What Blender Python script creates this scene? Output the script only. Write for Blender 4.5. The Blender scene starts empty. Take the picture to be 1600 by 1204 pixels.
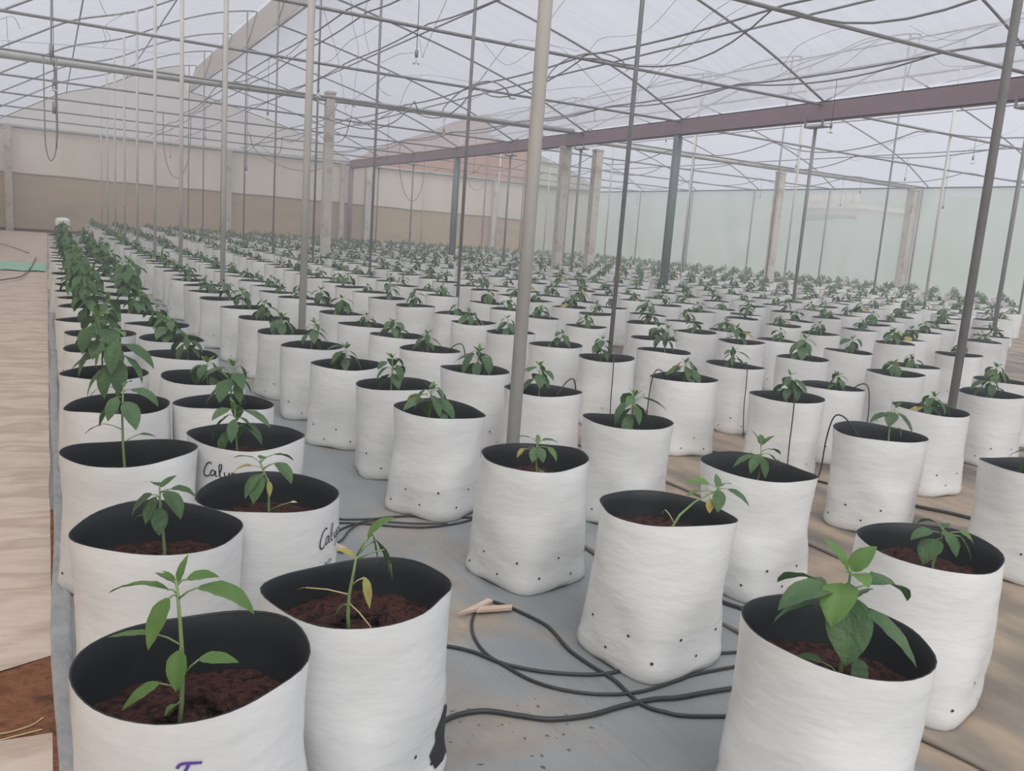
import bpy, math, random
import numpy as np
from mathutils import Matrix, Vector, noise
PI = math.pi
C = bpy.context.scene.collection
sc = bpy.context.scene

# ---------------------------------------------------------------- camera
YAW, PIT, ROL, FPX, CAMH = 0.49948427, 0.17391272, 0.073325, 1346.93, 1.25
fwd = Vector((math.sin(YAW) * math.cos(PIT), math.cos(YAW) * math.cos(PIT), -math.sin(PIT)))
rgt0 = Vector((math.cos(YAW), -math.sin(YAW), 0))
up0 = rgt0.cross(fwd)
rgt = rgt0 * math.cos(ROL) + up0 * math.sin(ROL)
up = -rgt0 * math.sin(ROL) + up0 * math.cos(ROL)
cd = bpy.data.cameras.new('camera'); cam = bpy.data.objects.new('camera', cd); C.objects.link(cam)
cd.sensor_width = 36; cd.lens = FPX / 1600 * 36; cd.clip_start = 0.05; cd.clip_end = 500
cam.matrix_world = Matrix(((rgt.x, up.x, -fwd.x, 0), (rgt.y, up.y, -fwd.y, 0), (rgt.z, up.z, -fwd.z, CAMH), (0, 0, 0, 1)))
sc.camera = cam


def ray(x, y):
    return rgt * ((x - 800) / FPX) + up * (-(y - 602) / FPX) + fwd


def at_z(x, y, z):
    d = ray(x, y); return Vector((0, 0, CAMH)) + d * ((z - CAMH) / d.z)


def at_y(x, y, Y):
    d = ray(x, y); return Vector((0, 0, CAMH)) + d * (Y / d.y)


def at_x(x, y, X):
    d = ray(x, y); return Vector((0, 0, CAMH)) + d * (X / d.x)


def project(p):
    v = Vector(p) - Vector((0, 0, CAMH)); z = v.dot(fwd)
    if z < .05: return None
    return 800 + FPX * v.dot(rgt) / z, 602 - FPX * v.dot(up) / z, z


# ---------------------------------------------------------------- world, sun, exposure
w = bpy.data.worlds.new('world'); sc.world = w; w.use_nodes = True
bg = w.node_tree.nodes['Background']
bg.inputs[0].default_value = (0.87, 0.89, 1.0, 1); bg.inputs[1].default_value = 0.86
sd = bpy.data.lights.new('sun', 'SUN'); sd.energy = 3.5; sd.angle = math.radians(70); sd.color = (1, .98, .945)
so = bpy.data.objects.new('sun', sd); C.objects.link(so)
so.rotation_euler = Vector((.30, .62, -1)).to_track_quat('-Z', 'Y').to_euler()
sc.view_settings.view_transform = 'Standard'; sc.view_settings.look = 'None'
sc.view_settings.exposure = 0.2; sc.view_settings.gamma = 1.0
sc.view_settings.use_curve_mapping = False
try:
    cy = sc.cycles
    cy.use_denoising = True; cy.max_bounces = 7; cy.diffuse_bounces = 3; cy.glossy_bounces = 2
    cy.transmission_bounces = 4; cy.transparent_max_bounces = 10; cy.volume_bounces = 0
    cy.sample_clamp_indirect = 6; cy.caustics_reflective = False; cy.caustics_refractive = False
except Exception:
    pass
random.seed(7)


# ---------------------------------------------------------------- materials
def mat(name, col, rough=.6, spec=.3, var=None, scale=4, bump=0, bscale=30, detail=4, metal=0, stretch=None, translucent=0,
        transparent=0, rand=0, thr=(.35, .65)):
    m = bpy.data.materials.new(name); m.use_nodes = True
    nt = m.node_tree; N = nt.nodes; L = nt.links; b = N['Principled BSDF']; out = N['Material Output']
    b.inputs['Base Color'].default_value = (*col, 1); b.inputs['Roughness'].default_value = rough
    b.inputs['Specular IOR Level'].default_value = spec; b.inputs['Metallic'].default_value = metal
    tc = N.new('ShaderNodeTexCoord'); src = tc.outputs['Object']
    if stretch:
        mp = N.new('ShaderNodeMapping'); mp.inputs['Scale'].default_value = stretch
        L.new(src, mp.inputs[0]); src = mp.outputs[0]
    colout = None
    if var:
        n = N.new('ShaderNodeTexNoise'); n.inputs['Scale'].default_value = scale; n.inputs['Detail'].default_value = detail
        L.new(src, n.inputs['Vector'])
        r = N.new('ShaderNodeValToRGB'); L.new(n.outputs[0], r.inputs[0])
        cols = [col] + list(var); k = len(cols)
        e = r.color_ramp.elements
        e[0].position = thr[0]; e[0].color = (*cols[0], 1); e[1].position = thr[1]; e[1].color = (*cols[-1], 1)
        for i in range(1, k - 1):
            q = e.new(thr[0] + (thr[1] - thr[0]) * i / (k - 1)); q.color = (*cols[i], 1)
        colout = r.outputs[0]
    if rand:
        oi = N.new('ShaderNodeObjectInfo'); hs = N.new('ShaderNodeHueSaturation')
        mr = N.new('ShaderNodeMapRange'); mr.inputs['To Min'].default_value = 1 - rand; mr.inputs['To Max'].default_value = 1 + rand
        L.new(oi.outputs['Random'], mr.inputs[0]); L.new(mr.outputs[0], hs.inputs['Value'])
        if colout: L.new(colout, hs.inputs['Color'])
        else: hs.inputs['Color'].default_value = (*col, 1)
        colout = hs.outputs[0]
    if colout: L.new(colout, b.inputs['Base Color'])
    if bump:
        n2 = N.new('ShaderNodeTexNoise'); n2.inputs['Scale'].default_value = bscale; n2.inputs['Detail'].default_value = 3
        L.new(src, n2.inputs['Vector'])
        bp = N.new('ShaderNodeBump'); bp.inputs['Strength'].default_value = bump; bp.inputs['Distance'].default_value = .02
        L.new(n2.outputs[0], bp.inputs['Height']); L.new(bp.outputs[0], b.inputs['Normal'])
    sh = b.outputs[0]
    if translucent:
        t = N.new('ShaderNodeBsdfTranslucent'); t.inputs[0].default_value = (*col, 1)
        if colout: L.new(colout, t.inputs[0])
        mx = N.new('ShaderNodeMixShader'); mx.inputs[0].default_value = translucent
        L.new(sh, mx.inputs[1]); L.new(t.outputs[0], mx.inputs[2]); sh = mx.outputs[0]
    if transparent:
        t = N.new('ShaderNodeBsdfTransparent')
        mx = N.new('ShaderNodeMixShader'); mx.inputs[0].default_value = transparent
        L.new(sh, mx.inputs[1]); L.new(t.outputs[0], mx.inputs[2]); sh = mx.outputs[0]
    L.new(sh, out.inputs[0])
    return m


M = {}
M['bag'] = mat('white_poly', (.66, .67, .655), .36, .5, var=[(.73, .735, .72)], scale=3, bump=.34, bscale=5.5, stretch=(1, 1, 2.4), translucent=.0, rand=.03)
M['inner'] = mat('black_poly', (.020, .024, .027), .5, .3)
M['soil'] = mat('coir_soil', (.016, .010, .009), .95, .1, var=[(.03, .016, .014), (.085, .034, .027), (.03, .017, .015), (.20, .09, .07)], scale=46, bump=1, bscale=75, thr=(.32, .78))
M['leaf'] = mat('leaf', (.065, .135, .06), .45, .35, var=[(.10, .18, .075)], scale=14, bump=.3, bscale=70, translucent=.28, rand=.18)
M['leafl'] = mat('leaf_young', (.105, .21, .055), .45, .35, var=[(.15, .27, .075)], scale=14, translucent=.3, rand=.12)
M['leafy'] = mat('leaf_yellow', (.50, .36, .12), .6, .2, var=[(.42, .44, .14), (.40, .22, .10)], scale=22, translucent=.3)
M['stem'] = mat('stem', (.20, .29, .12), .5, .3)
M['dry'] = mat('dry_stem', (.52, .42, .24), .7, .2)
M['galv'] = mat('galvanised_steel', (.50, .49, .46), .5, .4, var=[(.60, .58, .54)], scale=9, stretch=(1, 1, .15), metal=0)
M['dark'] = mat('dull_steel', (.22, .215, .22), .5, .4, var=[(.27, .265, .27)], scale=6, metal=.2)  # grey lightened, with the haze veil over dark parts mixed into the colour
M['rafter'] = mat('rafter_steel', (.20, .20, .20), .5, .4, var=[(.26, .26, .26)], scale=6, metal=.2)
M['pipe'] = mat('grey_pipe', (.36, .37, .36), .45, .4, var=[(.42, .42, .41)], scale=5, metal=.1)
M['green'] = mat('green_painted_steel', (.13, .165, .16), .5, .35, var=[(.16, .20, .195)], scale=5)
M['red'] = mat('red_oxide_steel', (.29, .195, .22), .55, .3, var=[(.25, .175, .20)], scale=3)
M['conc'] = mat('concrete_post', (.50, .47, .42), .8, .2, var=[(.58, .55, .50), (.42, .36, .30)], scale=5, bump=.3, bscale=30)
M['hose'] = mat('black_hose', (.028, .03, .032), .42, .4)
M['wire'] = mat('thin_wire', (.50, .50, .53), .5, .3)
M['white'] = mat('white_plastic', (.75, .75, .72), .4, .4)
M['wood'] = mat('pale_wood', (.55, .42, .34), .7, .2, var=[(.48, .36, .29)], scale=20)
M['ink'] = mat('purple_ink', (.10, .06, .30), .5, .3)
M['print'] = mat('black_print', (.03, .03, .035), .5, .3)
M['film'] = mat('roof_film', (.56, .565, .59), .5, .1, var=[(.47, .475, .51)], scale=1.2, stretch=(.22, 4.5, .22), bump=0, translucent=.60, transparent=.50)
M['film2'] = mat('roof_film_clear', (.70, .71, .74), .5, .1, translucent=.6, transparent=.84)
M['vent'] = mat('vent_net', (.62, .56, .50), .8, .1, translucent=.5)
M['net'] = mat('beige_net', (.78, .71, .60), .9, .1, var=[(.83, .75, .66), (.75, .71, .61)], scale=.9, stretch=(1, 1, .25), translucent=.45, transparent=.26)
M['gable'] = mat('pale_gable_net', (.78, .74, .70), .9, .1, var=[(.82, .79, .76)], scale=.5, translucent=.5, transparent=.45)
M['band'] = mat('brown_net', (.58, .47, .33), .9, .1, var=[(.63, .51, .37), (.52, .45, .34)], scale=1.2, stretch=(.35, 1, 1.6), translucent=.4, transparent=.12)
M['hem'] = mat('net_hem', (.62, .57, .50), .9, .1, translucent=.4)
M['peach'] = mat('peach_net', (.70, .46, .36), .9, .1, var=[(.72, .52, .42)], scale=.5, translucent=.55, transparent=.12)
M['gnet'] = mat('green_net', (.78, .84, .81), .9, .1, var=[(.83, .88, .87), (.75, .81, .78)], scale=.6, stretch=(1, .7, .3), translucent=.5, transparent=.46)
M['gnet2'] = mat('greenish_beige_net', (.66, .68, .58), .9, .1, var=[(.72, .73, .66)], scale=.8, stretch=(1, 1, .3), translucent=.45)
M['cloth'] = mat('beige_ground_cloth', (.54, .44, .37), .85, .15, var=[(.60, .50, .43), (.45, .36, .295), (.58, .48, .41)], scale=2.2, stretch=(.8, 2.2, 1), bump=.5, bscale=9)
M['earth'] = mat('red_earth', (.16, .068, .035), .95, .1, var=[(.23, .10, .055), (.11, .05, .03)], scale=12, bump=1, bscale=40)
M['gmesh'] = mat('pale_green_cloth', (.30, .52, .40), .85, .1)
M['grass'] = mat('outside_ground', (.34, .32, .22), .95, .1, var=[(.40, .33, .25)], scale=.1)
M['house'] = mat('pink_plaster', (.75, .55, .50), .8, .2)
M['roofm'] = mat('pale_sheet_roof', (.80, .76, .74), .6, .2)
M['pane'] = mat('dark_window', (.12, .13, .15), .2, .5)


def floor_mat():
    """grey ground mat near the left rows, worn tan cloth further right, brown puddle stains"""
    m = bpy.data.materials.new('ground_mat'); m.use_nodes = True
    nt = m.node_tree; N = nt.nodes; L = nt.links; b = N['Principled BSDF']
    tc = N.new('ShaderNodeTexCoord')

    def noi(s, st, d=4):
        mp = N.new('ShaderNodeMapping'); mp.inputs['Scale'].default_value = st; L.new(tc.outputs['Object'], mp.inputs[0])
        n = N.new('ShaderNodeTexNoise'); n.inputs['Scale'].default_value = s; n.inputs['Detail'].default_value = d
        L.new(mp.outputs[0], n.inputs['Vector']); return n.outputs[0]

    def ramp(i, p):
        r = N.new('ShaderNodeValToRGB'); e = r.color_ramp.elements
        e[0].position, e[0].color = p[0][0], (*p[0][1], 1); e[1].position, e[1].color = p[-1][0], (*p[-1][1], 1)
        for q, c in p[1:-1]: e.new(q).color = (*c, 1)
        L.new(i, r.inputs[0]); return r.outputs[0]

    def mix(f, a, c):
        x = N.new('ShaderNodeMix'); x.data_type = 'RGBA'; L.new(f, x.inputs[0]); L.new(a, x.inputs[6]); L.new(c, x.inputs[7]); return x.outputs[2]
    grey = ramp(noi(1.6, (1, 1, 1)), [(.3, (.19, .205, .21)), (.5, (.235, .25, .255)), (.72, (.29, .30, .30))])
    stain = ramp(noi(1.25, (1, 1, 1), 5), [(.52, (0, 0, 0)), (.64, (1, 1, 1))])
    brown = ramp(noi(9, (1, 1, 1)), [(.3, (.22, .185, .15)), (.7, (.33, .285, .23))])
    g2 = mix(stain, grey, brown)
    def spot(cx, cy, r, amp=.5):
        mp = N.new('ShaderNodeMapping'); mp.inputs['Location'].default_value = (-cx, -cy, 0); L.new(tc.outputs['Object'], mp.inputs[0])
        le = N.new('ShaderNodeVectorMath'); le.operation = 'LENGTH'; L.new(mp.outputs[0], le.inputs[0])
        ma = N.new('ShaderNodeMath'); ma.operation = 'MULTIPLY_ADD'; L.new(noi(3.5, (1, 1, 1), 3), ma.inputs[0]); ma.inputs[1].default_value = amp; L.new(le.outputs['Value'], ma.inputs[2])
        rr = N.new('ShaderNodeMapRange'); rr.inputs['From Min'].default_value = r + amp * .5; rr.inputs['From Max'].default_value = r + amp * .5 - .06; L.new(ma.outputs[0], rr.inputs[0]); return rr.outputs[0]
    for q_ in (at_z(665, 915, -.055), at_z(655, 965, -.055), at_z(520, 690, -.055)):
        g2 = mix(spot(q_.x, q_.y, .17), g2, brown)
    specks = ramp(noi(38, (1, 1, 1), 2), [(.66, (0, 0, 0)), (.70, (1, 1, 1))])
    dk = N.new('ShaderNodeRGB'); dk.outputs[0].default_value = (.10, .075, .06, 1)
    sm = N.new('ShaderNodeMath'); sm.operation = 'MULTIPLY'; L.new(specks, sm.inputs[0]); q_ = at_z(800, 1170, -.055); L.new(spot(q_.x, q_.y, .28), sm.inputs[1])
    g2 = mix(sm.outputs[0], g2, dk.outputs[0])
    tan = ramp(noi(2.0, (1.2, .6, 1)), [(.34, (.12, .10, .085)), (.46, (.20, .165, .13)), (.56, (.33, .255, .185)), (.68, (.165, .145, .12))])
    sx = N.new('ShaderNodeSeparateXYZ'); L.new(tc.outputs['Object'], sx.inputs[0])
    wob = N.new('ShaderNodeMath'); wob.operation = 'MULTIPLY_ADD'; L.new(noi(1.1, (1, 1, 1), 2), wob.inputs[0]); wob.inputs[1].default_value = 1.1
    L.new(sx.outputs[0], wob.inputs[2])
    mr = N.new('ShaderNodeMapRange'); mr.inputs['From Min'].default_value = 2.72; mr.inputs['From Max'].default_value = 2.86
    L.new(wob.outputs[0], mr.inputs[0])
    L.new(mix(mr.outputs[0], g2, tan), b.inputs['Base Color'])
    b.inputs['Roughness'].default_value = .55; b.inputs['Specular IOR Level'].default_value = .35
    bp = N.new('ShaderNodeBump'); bp.inputs['Strength'].default_value = .5; bp.inputs['Distance'].default_value = .03
    L.new(noi(4, (4.5, .45, 1), 5), bp.inputs['Height']); L.new(bp.outputs[0], b.inputs['Normal'])
    return m


M['floor'] = floor_mat()


# ---------------------------------------------------------------- mesh helpers
class MB:
    def __init__(s): s.v = []; s.f = []; s.m = []; s.mats = []; s.smooth = True

    def mi(s, m):
        if m not in s.mats: s.mats.append(m)
        return s.mats.index(m)

    def add(s, vs, fs, m):
        o = len(s.v); k = s.mi(m)
        s.v += [tuple(x) for x in vs]
        for f in fs: s.f.append(tuple(i + o for i in f)); s.m.append(k)

    def box(s, lo, hi, m):
        x0, y0, z0 = lo; x1, y1, z1 = hi
        s.add([(x0, y0, z0), (x1, y0, z0), (x1, y1, z0), (x0, y1, z0), (x0, y0, z1), (x1, y0, z1), (x1, y1, z1), (x0, y1, z1)],
              [(0, 3, 2, 1), (4, 5, 6, 7), (0, 1, 5, 4), (1, 2, 6, 5), (2, 3, 7, 6), (3, 0, 4, 7)], m)

    def tube(s, pts, r, m, n=8, cap=True):
        pts = [Vector(p) for p in pts]; k = len(pts); rs = r if isinstance(r, (list, tuple)) else [r] * k
        prev = None; vs = []
        for i, p in enumerate(pts):
            t = (pts[min(i + 1, k - 1)] - pts[max(i - 1, 0)]).normalized()
            if prev is None: a = t.orthogonal().normalized()
            else:
                a = prev - t * prev.dot(t); a = a.normalized() if a.length > 1e-6 else t.orthogonal().normalized()
            prev = a; b = t.cross(a)
            for j in range(n):
                q = 2 * PI * j / n; vs.append(p + (a * math.cos(q) + b * math.sin(q)) * rs[i])
        fs = [(i * n + j, i * n + (j + 1) % n, (i + 1) * n + (j + 1) % n, (i + 1) * n + j) for i in range(k - 1) for j in range(n)]
        if cap: fs += [tuple(range(n))[::-1], tuple((k - 1) * n + j for j in range(n))]
        s.add(vs, fs, m)

    def mesh(s, name):
        me = bpy.data.meshes.new(name); me.from_pydata(s.v, [], s.f)
        for m in s.mats: me.materials.append(M[m])
        me.polygons.foreach_set('material_index', s.m)
        if s.smooth: me.polygons.foreach_set('use_smooth', [True] * len(s.f))
        me.update(); return me

    def obj(s, name, parent=None):
        return link(name, s.mesh(name), parent)


def link(name, me, parent=None):
    o = bpy.data.objects.new(name, me); C.objects.link(o)
    if parent: o.parent = parent
    return o


def tag(o, label=None, cat=None, group=None, kind=None):
    if label: o['label'] = label
    if cat: o['category'] = cat
    if group: o['group'] = group
    if kind: o['kind'] = kind
    return o


def empty(name, loc, label, cat, group=None):
    o = bpy.data.objects.new(name, None); C.objects.link(o); o.location = loc; o.empty_display_size = .1
    return tag(o, label, cat, group)


def spline(pts, n=8):
    pts = [Vector(p) for p in pts]; P = [pts[0] * 2 - pts[1]] + pts + [pts[-1] * 2 - pts[-2]]; out = []
    for i in range(1, len(P) - 2):
        a, b, c, d = P[i - 1:i + 3]
        for j in range(n):
            t = j / n
            out.append(.5 * ((2 * b) + (c - a) * t + (2 * a - 5 * b + 4 * c - d) * t * t + (3 * b - a - 3 * c + d) * t ** 3))
    return out + [pts[-1]]


ORD = ['first', 'second', 'third', 'fourth', 'fifth', 'sixth', 'seventh', 'eighth', 'ninth', 'tenth', 'eleventh', 'twelfth', 'thirteenth',
       'fourteenth', 'fifteenth', 'sixteenth', 'seventeenth', 'eighteenth', 'nineteenth', 'twentieth']
ORD += ['twenty-' + x for x in ORD[:9]] + ['thirtieth'] + ['thirty-' + x for x in ORD[:9]] + ['fortieth'] + ['forty-' + x for x in ORD[:9]] + ['fiftieth'] + ['fifty-' + x for x in ORD[:9]]

# ---------------------------------------------------------------- structure
YT = [3.8 + 4.0 * k for k in range(10)]          # truss lines
XR1, XV, XR2, XW, XL = 5.3, 12.42, 19.4, 26.2, -1.85
YF, YB = 39.95, -3.0
GZ = -.055          # level of the floor; bag mouths stand at z = .42
BH = .42 - GZ


def grid(name, x0, x1, y0, y1, z, m, nx=2, ny=2, amp=0, seed=0, edge=0, label=None):
    b = MB(); vs = []
    for j in range(ny + 1):
        for i in range(nx + 1):
            x = x0 + (x1 - x0) * i / nx; y = y0 + (y1 - y0) * j / ny
            e = edge * noise.noise(Vector((x * 1.3 + seed, y * 1.3, seed))) if edge else 0
            zz = z + (amp * (noise.noise(Vector((x * 1.8, y * 2.4, seed))) + .6 * noise.noise(Vector((x * 5, y * 6, seed)))) if amp else 0)
            vs.append((x + e, y + e, zz))
    q = nx + 1
    b.add(vs, [(j * q + i, j * q + i + 1, (j + 1) * q + i + 1, (j + 1) * q + i) for j in range(ny) for i in range(nx)], m)
    o = b.obj(name); o['kind'] = 'structure'
    return o


b = MB(); b.box((-120, -60, -.40), (160, 160, -.18), 'grass'); tag(b.obj('ground'), kind='structure')
b = MB(); b.box((XL, YB, -.17), (XW, YF, GZ), 'floor'); b.smooth = False; tag(b.obj('floor'), kind='structure')

# left path: bare soil with a pale cloth laid over it in two lengths
b = MB()
b.smooth = False
b.box((XL, YB, GZ), (0.0, 4.0, GZ + .006), 'earth'); tag(b.obj('soil_strip'), kind='structure')


def cloth_poly(name, y0f, y1, z, seed):
    b = MB(); vs = []; fs = []; ny = max(8, int((y1 - 1) * 6)); nx = 14
    for j in range(ny + 1):
        for i in range(nx + 1):
            x = XL + .01 + (-0.012 - XL - .01) * i / nx; ys = y0f(x); y = ys + (y1 - ys) * j / ny
            if i == nx: x += .010 * noise.noise(Vector((0, y * 2.2, seed)))
            zz = z + .010 + .010 * noise.noise(Vector((x * 1.5, y * 3.0, seed))) + .006 * noise.noise(Vector((x * 4, y * 7, seed)))
            if i == nx: zz = .0075
            vs.append((x, y, GZ + max(zz, .0075)))
    q = nx + 1
    b.add(vs, [(j * q + i, j * q + i + 1, (j + 1) * q + i + 1, (j + 1) * q + i) for j in range(ny) for i in range(nx)], 'cloth')
    tag(b.obj(name), kind='structure')


cloth_poly('ground_cloth', lambda x: max(2.32, 2.64 + .47 * (x + .01)), YF - 1.0, .004, 3)
cloth_poly('ground_cloth_near', lambda x: -1.0, 2.22, .004, 9)
# folded grey edging between the path and the first row
b = MB(); pts = [(0.018 + .006 * math.sin(y * 1.7) + .004 * math.sin(y * 4.1), y, .012) for y in np.arange(.4, 26, .2)]
vs = []
for i, p in enumerate(pts):
    x, y, z = p; hw = .024 + .004 * math.sin(i * .6)
    vs += [(x - hw, y, GZ + .001), (x - hw * .5, y, GZ + .026), (x + .01, y, GZ + .012), (x + hw * .7, y, GZ + .024), (x + hw * 1.3, y, GZ + .001)]
fs = [(i * 5 + j, i * 5 + j + 1, i * 5 + j + 6, i * 5 + j + 5) for i in range(len(pts) - 1) for j in range(4)]
M['strip'] = mat('grey_edging', (.28, .29, .30), .6, .3, var=[(.38, .385, .385)], scale=14, bump=.3)
b.add(vs, fs, 'strip'); tag(b.obj('mat_edging'), kind='structure')
b = MB(); vs = []
for i in range(24):
    x = -1.5 + 1.45 * i / 23
    y = 18.9 + .12 * math.sin(x * 4)
    vs += [(x, y - 1.1, GZ + .036 + .006 * math.sin(i)), (x, y + 1.1, GZ + .038 + .006 * math.cos(i * 1.3))]
b.add(vs, [(i * 2, i * 2 + 2, i * 2 + 3, i * 2 + 1) for i in range(23)], 'gmesh')
tag(b.obj('green_cloth_strip'), 'pale green cloth strip lying across the beige path at left', 'cloth strip')

M['hem2'] = mat('dusty_seam', (.20, .175, .15), .8, .2)
# right hand cloth edges: a rolled seam running between rows
for X0, Y0, X1, Y1, nm in ((2.16, .9, 1.95, 3.4, 'a'), (3.05, 1.9, 2.86, 12, 'b')):
    b = MB(); P = [Vector((X0 + (X1 - X0) * t + .02 * math.sin(t * 17), Y0 + (Y1 - Y0) * t, GZ + .009)) for t in np.linspace(0, 1, 40)]
    b.tube(P, [.009 + .003 * math.sin(i * .9) for i in range(40)], 'hem2', 7)
    tag(b.obj('cloth_seam'), 'rolled grey seam of ground cloth between white bags at %s' % ('right foreground' if nm == 'a' else 'right of the tall pole'), 'cloth seam')


# roof profile
def interp(x, pts):
    pts = sorted(pts)
    return float(np.interp(x, [p[0] for p in pts], [p[1] for p in pts]))


def smooth_profile(pts, n=6): return [(v.x, v.z) for v in spline([(x, 0, z) for x, z in pts], n)]


L1 = smooth_profile([(XL, 4.0), (-.22, 4.94), (.67, 5.42), (1.97, 5.84), (3.3, 6.50), (4.4, 6.93), (XR1, 7.15), (5.62, 7.18)])
R1 = smooth_profile([(XR1, 6.12), (6.6, 5.86), (8.9, 5.30), (10.8, 4.70), (XV, 4.0)])
L2 = smooth_profile([(XV, 4.0), (14.0, 4.86), (15.2, 5.34), (16.1, 5.70), (17.6, 6.40), (18.6, 6.75), (XR2, 6.95), (19.72, 6.98)])
R2 = smooth_profile([(XR2, 5.95), (20.7, 5.68), (23.0, 5.10), (24.8, 4.50), (XW, 3.78)])


def zroof(x):
    for a, lo, hi in ((L1, XL, XR1), (R1, XR1, XV), (L2, XV, XR2), (R2, XR2, XW)):
        if lo <= x <= hi: return interp(x, a)
    return 4


def film(name, prof, m='film'):
    b = MB(); ny = 43; ys = [YB + (YF - YB) * j / ny for j in range(ny + 1)]; n = len(prof)
    vs = [(x, y, z + .05 + (.012 * math.sin(i * 1.9 + j * 2.3) if 0 < i < n - 1 else 0)) for j, y in enumerate(ys) for i, (x, z) in enumerate(prof)]
    b.add(vs, [(j * n + i, j * n + i + 1, (j + 1) * n + i + 1, (j + 1) * n + i) for j in range(ny) for i in range(n - 1)], m)
    tag(b.obj(name), kind='structure')


film('ceiling', L1); film('ceiling_right', R1); film('ceiling_far_left', L2, 'film2'); film('ceiling_far_right', R2, 'film2')

for nm, (tx, tz), (bx_, bz), lab in (('vent', (5.64, 7.17), (5.36, 6.12), 'beige netting closing the ridge vent of the near greenhouse bay'),
                                    ('vent', (19.74, 6.97), (19.46, 5.95), 'beige netting closing the ridge vent of the far greenhouse bay')):
    b = MB(); vs = []; ny = 120
    for j in range(ny + 1):
        y = YB + (YF - YB) * j / ny
        for i in range(7):
            t = i / 6; vs.append((tx + (bx_ - tx) * t + .04 * math.sin(t * PI) * (1 + .6 * math.sin(y * 2.2)), y, tz + (bz - tz) * t + .02 * math.sin(y * 1.57) * (t == 1)))
    b.add(vs, [(j * 7 + i, j * 7 + i + 1, (j + 1) * 7 + i + 1, (j + 1) * 7 + i) for j in range(ny) for i in range(6)], 'vent')
    o = b.obj('ridge_vent_netting'); tag(o, lab, 'vent netting')
    if tx > 10: o.data.materials[0] = M['film2']
    c = MB(); c.tube([(bx_ + .05, YB, bz - .02), (bx_ + .05, YF - .1, bz - .02)], .03, 'vent', 6)
    c.obj('rolled_hem', o)


def panel(name, verts, m, kind='structure', t=Vector((0, .03, 0))):
    b = MB(); b.smooth = False; n = len(verts); V = [Vector(v) for v in verts]
    b.add(V + [v + t for v in V], [tuple(range(n)), tuple(range(2 * n - 1, n - 1, -1))] + [(i, (i + 1) % n, (i + 1) % n + n, i + n) for i in range(n)][::1], m)
    o = b.obj(name)
    if kind: o['kind'] = kind
    return o


# far wall: brown lower net, beige upper net following the gables
panel('wall_far_lower', [(XL, YF, GZ), (22.2, YF, GZ), (22.2, YF, 1.98), (XL, YF, 2.2)], 'band')
gab = [(x, YF, z) for x, z in L1 if x <= XR1] + [(x, YF, z) for x, z in R1]
panel('wall_far', [(XL, YF + .002, 2.2), (XV, YF + .002, 2.08), (XV, YF, 4.0), (XL, YF, 4.0)], 'net')
panel('wall_far_gable', gab[::-1], 'gable')
gab2 = [(x, YF, z) for x, z in L2 if x <= XR2] + [(x, YF, z) for x, z in R2]
panel('wall_far_right', [(XV, YF + .002, 2.06), (22.2, YF + .002, 1.98), (22.2, YF, 3.8), (XV, YF, 3.8)], 'net')
panel('wall_far_gable_right', [(XV, YF, 3.8), (22.2, YF, 3.8)] + [p for p in gab2[::-1] if p[0] <= 22.2], 'peach')
panel('wall_far_corner', [(22.2, YF, GZ), (XW, YF, GZ), (XW, YF, 3.8)] + [p for p in gab2[::-1] if p[0] > 22.2] + [(22.2, YF, 5.3)], 'gnet2')
b = MB(); b.tube([(x, YF - .02, 2.21 - .009 * (x - XL) + .012 * math.sin(x * 2.3)) for x in np.arange(XL, 22, .5)], .03, 'hem', 5)
tag(b.obj('net_seam'), 'pale hem seam running across the far netting above the brown band', 'net seam')
b = MB(); b.box((XL, YF - .10, GZ), (22, YF - .02, .06), 'earth'); tag(b.obj('baseboard_far'), kind='structure')
panel('wall_right', [(XW, YB, GZ), (XW, YF, GZ), (XW, YF, 3.76), (XW, YB, 3.76)], 'gnet', t=Vector((.02, 0, 0)))
panel('wall_left', [(XL, YB, GZ), (XL, YF, GZ), (XL, YF, 4.0), (XL, YB, 4.0)], 'net', t=Vector((-.02, 0, 0)))

# eave pipe on the far wall, top rail on the right wall
b = MB(); b.tube([(XL, YF - .14, 3.96), (XV, YF - .14, 3.86), (XW, YF - .14, 3.80)], .075, 'pipe', 10)
tag(b.obj('eave_pipe'), 'grey horizontal pipe running along the top of the far wall', 'pipe')
b = MB(); b.tube([(XW - .05, YB, 3.76), (XW - .05, YF - .2, 3.78)], .03, 'rafter', 6)
tag(b.obj('top_rail'), 'thin rail along the top edge of the pale green right wall', 'rail')

# trusses
for k, Y in enumerate(YT):
    ordk = ORD[k]
    for bay, (Lp, Rp, xl, xr, xv, zt0, zt1, strut) in enumerate((((L1), (R1), XL, XR1, XV, 3.98, 3.94, 1.05), (L2, R2, XV, XR2, XW, 3.86, 3.76, 1.0))):
        t = empty('roof_truss', (xr, Y, 4), 'thin steel roof truss, %s from the camera, in the %s bay' % (ordk, 'near left' if bay == 0 else 'far right'),
                  'truss', 'roof trusses of the %s bay' % ('near' if bay == 0 else 'far'))
        I = Vector((-xr, -Y, -4))

        def part(nm, pts, r, m='rafter', n=6):
            b = MB(); b.tube([Vector(p) + I for p in pts], r, m, n); b.obj(nm, t)
        part('left_rafter', [(x, Y, z) for x, z in Lp], .021)
        part('right_rafter', [(x, Y, z) for x, z in Rp], .021)
        part('tie', [(xl, Y, zt0 + .01), ((xl + xv) / 2, Y, (zt0 + zt1) / 2 - .01), (xv, Y, zt1)], .024, 'rafter' if k > 2 else 'dark')
        part('vent_strut', [(xr + .32, Y, Lp[-1][1]), (xr + .03, Y, Rp[0][1])], .016)
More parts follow.
